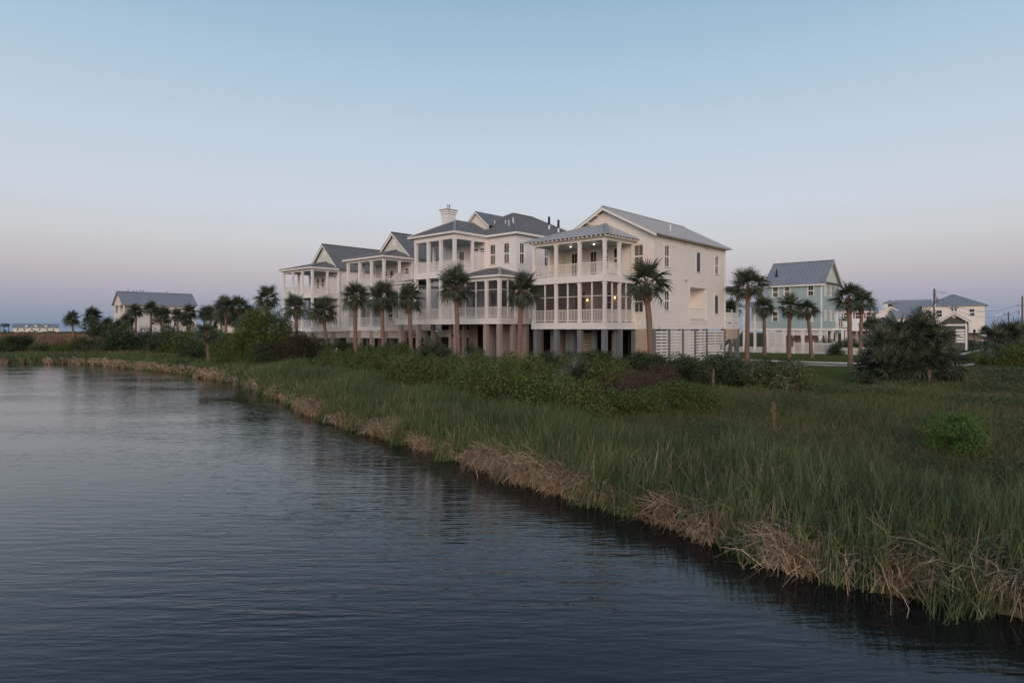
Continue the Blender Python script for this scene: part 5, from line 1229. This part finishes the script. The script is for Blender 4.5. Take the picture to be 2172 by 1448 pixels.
shrub("dark","airy dark shrub beside the white garden chair",*W(-1.6,11.6),1.25,1.35); shrub("dark","shrub under the low side deck of the chimney house",*W(-2.2,22.6),1.2,1.25)
# left bank
def tree(label, x, y, h, rx, m, n, size, seed, nb=34, group=None, asp=.4, r=(.5,1.0)):
    g = float(gzw(x,y)); t = root("tree",label,"tree",(x,y,g),0,group)
    bl = blobs_for(seed,nb,rx,rx,h,r); V, Fc = leaf_cloud(seed,bl,n,size,asp)
    put("crown", np_mesh("crown",V,Fc,m), t); tk = MB(); rg = random.Random(seed)
    for b_ in bl[:12]: tk.tube([(rg.uniform(-.15,.15),rg.uniform(-.15,.15),-.2),(b_[0]*.3,b_[1]*.3,b_[2]*.45),(b_[0]*.8,b_[1]*.8,b_[2]*.8),(b_[0],b_[1],b_[2])],[.10,.07,.04,.01],6)
    put("trunk", tk.mesh("trunk","twig"), t); return t
tree("tall willowy green tree between the long house and the end house",-22.8,57.5,5.3,2.7,"leaf_mid",46000,.14,21,74)
tree("lower green part-tree leaning beside the tall willowy tree",-25.3,57.5,3.2,2.1,"leaf_mid",20000,.13,22,36)
tree("broad rust-brown bushy tree beside the end house",-18.7,54.5,3.3,2.2,"leaf_rust",32000,.13,23,48)
tree("dark green bush-tree beside the rust-brown one",-20.9,54.5,2.5,1.9,"leaf_dark",18000,.13,24,30)
for (x, y, s, sz, kd) in ((-56.6,86,2.6,2.2,"dark"),(-59.5,84,1.5,1.0,"mid"),(-53.5,85,2.2,2.0,"dark"),(-50.7,87,2.0,1.7,"dark"),(-48.8,87.5,1.8,1.8,"dark"),(-46.4,86,1.9,1.6,"mid"),(-43.0,82,2.3,1.9,"mid"),(-40.0,80,2.2,1.8,"mid"),(-37.3,76,2.0,1.7,"mid"),(-33.4,66,2.0,1.7,"dark"),(-31.2,65.5,1.9,1.8,"dark"),(-29.6,64.5,1.6,1.6,"mid"),(-44.8,83,2.2,1.8,"dark"),(-41.5,84,2.2,2.0,"mid"),(-38.5,81,2.0,1.9,"dark"),
                          (-71.5,88,2.4,1.5,"mid"),(-68.5,87,2.4,1.5,"dark"),(-66,87,1.7,.9,"mid"),(-63.0,87,1.2,.7,"mid"),(-74.5,87,2.4,1.6,"dark"),(-35.5,71,1.8,1.1,"mid"),(-61,92,2,1.3,"mid")):
    lb = {"dark":"dark rounded shrub on the far bank below the long house","mid":"green rounded shrub on the far bank below the long house"}[kd]
    shrub(kd,lb,x,y,s*1.1,sz*(1.3 if -57 < x < -36 else 1.0),"far bank "+kd+" shrubs")
for k in range(7):
    x, y = W(45.5+rnd.uniform(-.3,.8),-1.5-k*1.6); shrub("dark","dark clipped shrub behind the picket fence beyond the teal house",x,y,1.2,1.3,"shrubs behind the fence")
shrub("dark","dark corner shrub before the picket fence by the teal house",*W(43.4,-3.7),1.0,1.15)
for k in range(6): shrub("dark","dark roadside shrub by the gatehouse",63.5+k*2.1+rnd.uniform(-.5,.5),96+k*1.2,1.4,1.0,"gatehouse shrubs")
# far belt of low trees on the horizon
def treeline():
    V, Fc, k = [], [], 0; rg = np.random.default_rng(8)
    for j in range(150):
        t = rg.random(); ang = R(rg.uniform(-46,-33)) if j < 60 else R(rg.uniform(-46,46)); D = rg.uniform(200,420)
        x, y = math.sin(ang)*D/math.cos(ang)*math.cos(ang), math.cos(ang)*D
        h = rg.uniform(1.0,2.1); r_ = rg.uniform(3,6)
        v, f = leaf_cloud(j,[(0,0,h*.45,r_*.5),(r_*.6,0,h*.4,r_*.4),(-r_*.6,.3,h*.4,r_*.42)],420,.9,.6,flat=h/r_)
        V.append(v+np.array([x,y,GZ])); Fc.append(f+k); k += len(v)
    o = put("treeline", np_mesh("treeline",np.concatenate(V),np.concatenate(Fc),"leaf_dark")); tag(o,"low dark line of far scrub and trees along the horizon","trees",kind="stuff")
treeline()

# ------------------------------------------------------------------ reeds, thatch, grass
NR = np.random.default_rng(42)
def blades(name, label, cat, base, h, w, m, bend=(.1,.6), wind=(.25,.0), rows=(0,.4,.75,1.0)):
    n = len(base); a = NR.uniform(0,2*np.pi,n); lean = NR.uniform(bend[0],bend[1],n)
    lv = np.stack([np.cos(a)*lean+wind[0],np.sin(a)*lean+wind[1]],1)
    fa = NR.uniform(0,np.pi,n); wv = np.stack([np.cos(fa),np.sin(fa)*.6],1); wv /= np.linalg.norm(wv,axis=1)[:,None]
    V = np.zeros((n,len(rows)*2,3),np.float32)
    for k, s in enumerate(rows):
        cx = base[:,:2]+lv*(h*s**2)[:,None]; cz = base[:,2]+h*(s-.28*s**2*(lv**2).sum(1)**.5)
        hw = w*(1-s**2.2)*.5+w*.04
        V[:,2*k,:2] = cx-wv*hw[:,None]; V[:,2*k+1,:2] = cx+wv*hw[:,None]; V[:,2*k,2] = cz; V[:,2*k+1,2] = cz
    q = [[2*k,2*k+1,2*k+3,2*k+2] for k in range(len(rows)-1)]
    Fc = (np.arange(n)[:,None,None]*len(rows)*2+np.array(q)[None]).reshape(-1,4)
    o = put(name, np_mesh(name,V.reshape(-1,3),Fc,m)); tag(o,label,cat,kind="stuff"); return o
def strip_points(n, v0, v1, d0, d1, jit=.25, power=1.0):
    v = NR.uniform(v0,v1,n); q = NR.random(n)**power
    dd0 = d0(v) if callable(d0) else d0; dd1 = d1(v) if callable(d1) else d1
    d = dd0+(dd1-dd0)*q+.35*np.sin(v*1.9)+.22*np.sin(v*4.3+1)+NR.normal(0,jit,n)*.3
    u = shore(v)+d; x = ORG[0]+u*AU[0]+v*BV[0]; y = ORG[1]+u*AU[1]+v*BV[1]
    return np.stack([x,y,ground_z(u,v)-.02],1), d, v
wid = lambda v: np.interp(v,[-40,-24,-15,-8,5,20,90],[4.4,4.0,3.8,4.2,4.8,5.2,4.6])
allb, allh, allw = [], [], []
for n, v0, v1, hw, ww in ((36000,-34,-13,1.06,.0155),(24000,-13,2,1.08,.021),(20000,2,24,1.15,.030),(17000,24,80,.85,.05)):
    b_, d, v = strip_points(n,v0,v1,-.12,wid,power=.9)
    cl = .75+.35*np.sin(v*1.3+d)*np.sin(d*1.7+v*.5)
    hh_ = hw*NR.uniform(.65,1.2,n)*np.clip(.70+d*.22,.70,1.0)*(.62+.5*cl)*(1+.16*np.sin(v*.47+1.2)*np.sin(d*.9))
    allb.append(b_); allh.append(hh_); allw.append(np.full(n,ww)*NR.uniform(.7,1.3,n))
blades("cattail_reeds","band of green cattail reeds along the pond's edge","reeds",np.concatenate(allb),np.concatenate(allh),np.concatenate(allw),"reed_green",(.05,.55),(.12,.0))
# fresh green tufts pushing through the waterline thatch
tv = np.repeat(NR.uniform(-32,6,230),26); td = np.repeat(NR.uniform(-.12,.9,230),26)+NR.normal(0,.07,5980); tv = tv+NR.normal(0,.07,5980)
tu = shore(tv)+td; tb = np.stack([ORG[0]+tu*AU[0]+tv*BV[0],ORG[1]+tu*AU[1]+tv*BV[1],np.maximum(ground_z(tu,tv),-.1)],1)
blades("reed_tufts","fresh green reed tufts growing through the dead thatch at the waterline","reeds",tb,NR.uniform(.55,1.15,5980),NR.uniform(.012,.020,5980),"reed_green",(.05,.35),(.05,0))
# dead bleached stalks, leaning and fallen over the water's edge, in clumps
def thatch():
    V, Fc, k = [], [], 0
    cl = []
    gap = lambda v: math.sin(v*.83+.6)+.7*math.sin(v*1.97+2.1)+.5*math.sin(v*.31)
    for v0, v1, st in ((-33,-13,.42),(-13,4,.55),(4,26,1.0),(26,76,1.3)):
        v = v0
        while v < v1:
            if gap(v) > .3 or v > 26 or v < -25.5: cl.append((v+NR.uniform(-.3,.3),NR.uniform(.05,.55) if v < 4 else NR.uniform(.1,.6),NR.uniform(.45,1.05)))
            v += st*NR.uniform(.5,1.5)
    for v in NR.uniform(-30,-12,14): cl.append((v,NR.uniform(.5,2.6),NR.uniform(.4,.9)))
    for v in NR.uniform(-27,-20.5,6): cl.append((v,NR.uniform(.3,1.5),NR.uniform(.8,1.2)))
    for v in NR.uniform(-19,3,16): cl.append((v,NR.uniform(.05,.35),NR.uniform(.3,.5)))
    for v in np.arange(-20,27,.8): cl.append((v+NR.uniform(-.4,.4),NR.uniform(.0,.2),NR.uniform(.18,.36)))
    for (v, d, s) in cl:
        far = v > 4
        n = int((430 if v < -8 else (280 if not far else 120))*s); w = .0125 if v < -8 else (.019 if v < 4 else (.034 if v < 26 else .07))
        u0 = float(shore(v))+d; tow = math.atan2(-AU[1],-AU[0]); a0 = tow+NR.normal(0,.75)
        uu = u0+NR.normal(0,.24*s,n); vv = v+NR.normal(0,.36*s,n); mat_ = NR.random(n) < (.34 if v < -8 else .15)
        x = ORG[0]+uu*AU[0]+vv*BV[0]; y = ORG[1]+uu*AU[1]+vv*BV[1]
        z = np.maximum(ground_z(uu,vv),-.05)+np.where(mat_,NR.uniform(.05,.50,n)*s,0)
        L = NR.uniform(.55,1.10,n)*(.65+.35*s); L = np.where(mat_,L*.8,L)
        e1 = np.radians(np.where(mat_,NR.uniform(-12,30,n),NR.uniform(38,84,n))); a1 = np.where(mat_,NR.uniform(0,6.28,n),a0+NR.normal(0,.75,n))
        f = NR.uniform(.38,.70,n); e2 = np.radians(np.where(mat_,NR.uniform(-35,15,n),NR.uniform(-65,35,n)))
        d1 = np.stack([np.cos(a1)*np.cos(e1),np.sin(a1)*np.cos(e1),np.sin(e1)],1); a2 = a1+NR.normal(0,.35,n)
        d2 = np.stack([np.cos(a2)*np.cos(e2),np.sin(a2)*np.cos(e2),np.sin(e2)],1)
        p0 = np.stack([x,y,z],1); p1 = p0+d1*(L*f)[:,None]; p2 = p1+d2*(L*(1-f))[:,None]; p2[:,2] = np.maximum(p2[:,2],.015); p1[:,2] = np.maximum(p1[:,2],.02)
        fa = NR.uniform(0,6.28,n); sv = np.stack([np.cos(fa),np.sin(fa),NR.uniform(-.6,.6,n)],1)*(w*.5)
        P = np.stack([p0-sv,p0+sv,p1-sv,p1+sv,p2-sv*.5,p2+sv*.5],1).reshape(-1,3)
        V.append(P); Fc.append((np.arange(n)[:,None,None]*6+np.array([[0,1,3,2],[2,3,5,4]])[None]).reshape(-1,4)+k); k += len(P)
    o = put("dead_reed_thatch", np_mesh("dead_reed_thatch",np.concatenate(V),np.concatenate(Fc),"reed_dry")); tag(o,"bleached dead reed stalks slumped along the waterline","reeds",kind="stuff")
thatch()
b_, d, v = strip_points(16000,-34,26,.6,wid); blades("dry_reeds","scattered dry tan stalks standing among the green reeds","reeds",b_[:7600],NR.uniform(.6,1.1,7600),np.interp(v[:7600],[-34,-10,26],[.012,.018,.03]),"reed_dry",(.05,.7),(.05,0))
# meadow grass
def meadow(name, label, n, uv_fn, h, w, m, bend=(.2,.8)):
    U, V_ = uv_fn(n); x = ORG[0]+U*AU[0]+V_*BV[0]; y = ORG[1]+U*AU[1]+V_*BV[1]
    dist = np.hypot(x,y); k = .55+.45*np.sin(x*.9+1)*np.sin(y*.8)+.25*np.sin(x*2.3)*np.sin(y*1.9+2)
    hh_ = h*NR.uniform(.5,1.2,len(U))*np.clip(.6+.5*k,.3,1.3); ww = w*np.maximum(1,dist/20)
    return blades(name,label,"grass",np.stack([x,y,ground_z(U,V_)-.03],1),hh_,ww,m,bend,(.12,0),(0,.55,1.0))
def mreg(n):
    k = int(n*2.2); V_ = NR.uniform(-58,-5,k); lo = shore(V_)+wid(V_)-.8
    hi = np.where(V_ > -15.5,-6.4,np.where(V_ > -17.0,-1.0,18.5)); U = lo+NR.random(k)**1.5*(18.5-lo)
    x = ORG[0]+U*AU[0]+V_*BV[0]; y = ORG[1]+U*AU[1]+V_*BV[1]
    ok = (U < hi) & ~((V_ > -9) & (U > -12)) & (y > 6) & (x < y*.86+3); return U[ok][:n], V_[ok][:n]
meadow("meadow_grass","rough olive meadow grass between the reeds and the hedge",150000,mreg,.42,.015,"meadow_grass")
def mvine(n): 
    U, V_ = mreg(n*4); x = ORG[0]+U*AU[0]+V_*BV[0]; y = ORG[1]+U*AU[1]+V_*BV[1]
    k = np.sin(x*.7+.4)*np.sin(y*.55+1.0)+.5*np.sin(x*1.7)*np.sin(y*1.5); ok = k > .25; return U[ok][:n], V_[ok][:n]
def vines():
    U, V_ = mvine(26000); n = len(U); x = ORG[0]+U*AU[0]+V_*BV[0]; y = ORG[1]+U*AU[1]+V_*BV[1]
    z = ground_z(U,V_)+NR.uniform(.12,.48,n); ctr = np.stack([x,y,z],1); nn = NR.normal(size=(n,3))*.5+np.array([0,-.2,1]); nn /= np.linalg.norm(nn,axis=1)[:,None]
    t = np.cross(nn,NR.normal(size=(n,3))); t /= np.linalg.norm(t,axis=1)[:,None]; s = np.cross(nn,t); L = (.075*np.maximum(1,np.hypot(x,y)/26)*NR.uniform(.6,1.3,n))[:,None]
    V = np.stack([ctr-t*L*.5,ctr+s*L*.35,ctr+t*L*.5,ctr-s*L*.35],1).reshape(-1,3)
    tag(put("ground_vines", np_mesh("ground_vines",V,np.arange(4*n).reshape(-1,4),"leaf_vine")),"dark broad-leaved vines sprawling through the meadow","vines",kind="stuff")
vines()
def lreg(n):
    V_ = NR.uniform(-12,85,n); U = shore(V_)+wid(V_)-.5+NR.random(n)*np.where(V_ > 24,12,6); return U, V_
meadow("bank_grass","mixed green grass on the bank behind the reeds",24000,lreg,.42,.02,"meadow_grass",(.1,.6))
def mtan(n):
    x = NR.uniform(-150,-56,n); y = NR.uniform(92,175,n); ok = (x/y < -.66)&(x/y > -.95); x, y = x[ok], y[ok]; return UV(x,y)
meadow("tan_marsh","wide tan marsh grass field beyond the far bank",60000,mtan,2.1,.03,"marsh_tan",(.1,.4))
# dry plumes in the meadow
def plume(label, x, y, h):
    g = float(gzw(x,y)); r = root("dry_plume",label,"grass plume",(x,y,g),0,"dry grass plumes"); rg = random.Random(int(x*100)); mb = MB()
    for k in range(60):
        z = h*rg.uniform(.45,1.0); a = rg.uniform(0,6.28); w_ = .09*(1-abs(z/h-.72)*1.6)
        mb.bar((0,0,z),(math.cos(a)*w_,math.sin(a)*w_,z+rg.uniform(.08,.16)),.014,.008)
    put("plume", mb.mesh("plume","plume"), r); put("stalk", MB().tube([(0,0,-.1),(.02,0,h)],[.012,.008],5).mesh("stalk","plume"), r)
plume("upright orange-tan seed plume alone in the middle of the meadow",8.2,19.6,.95)
plume("orange-tan seed plume at the foot of the palmetto clump",21.6,32.4,.9)
plume("pale seed plume at the meadow edge before the hedge",9.4,29.2,1.1)
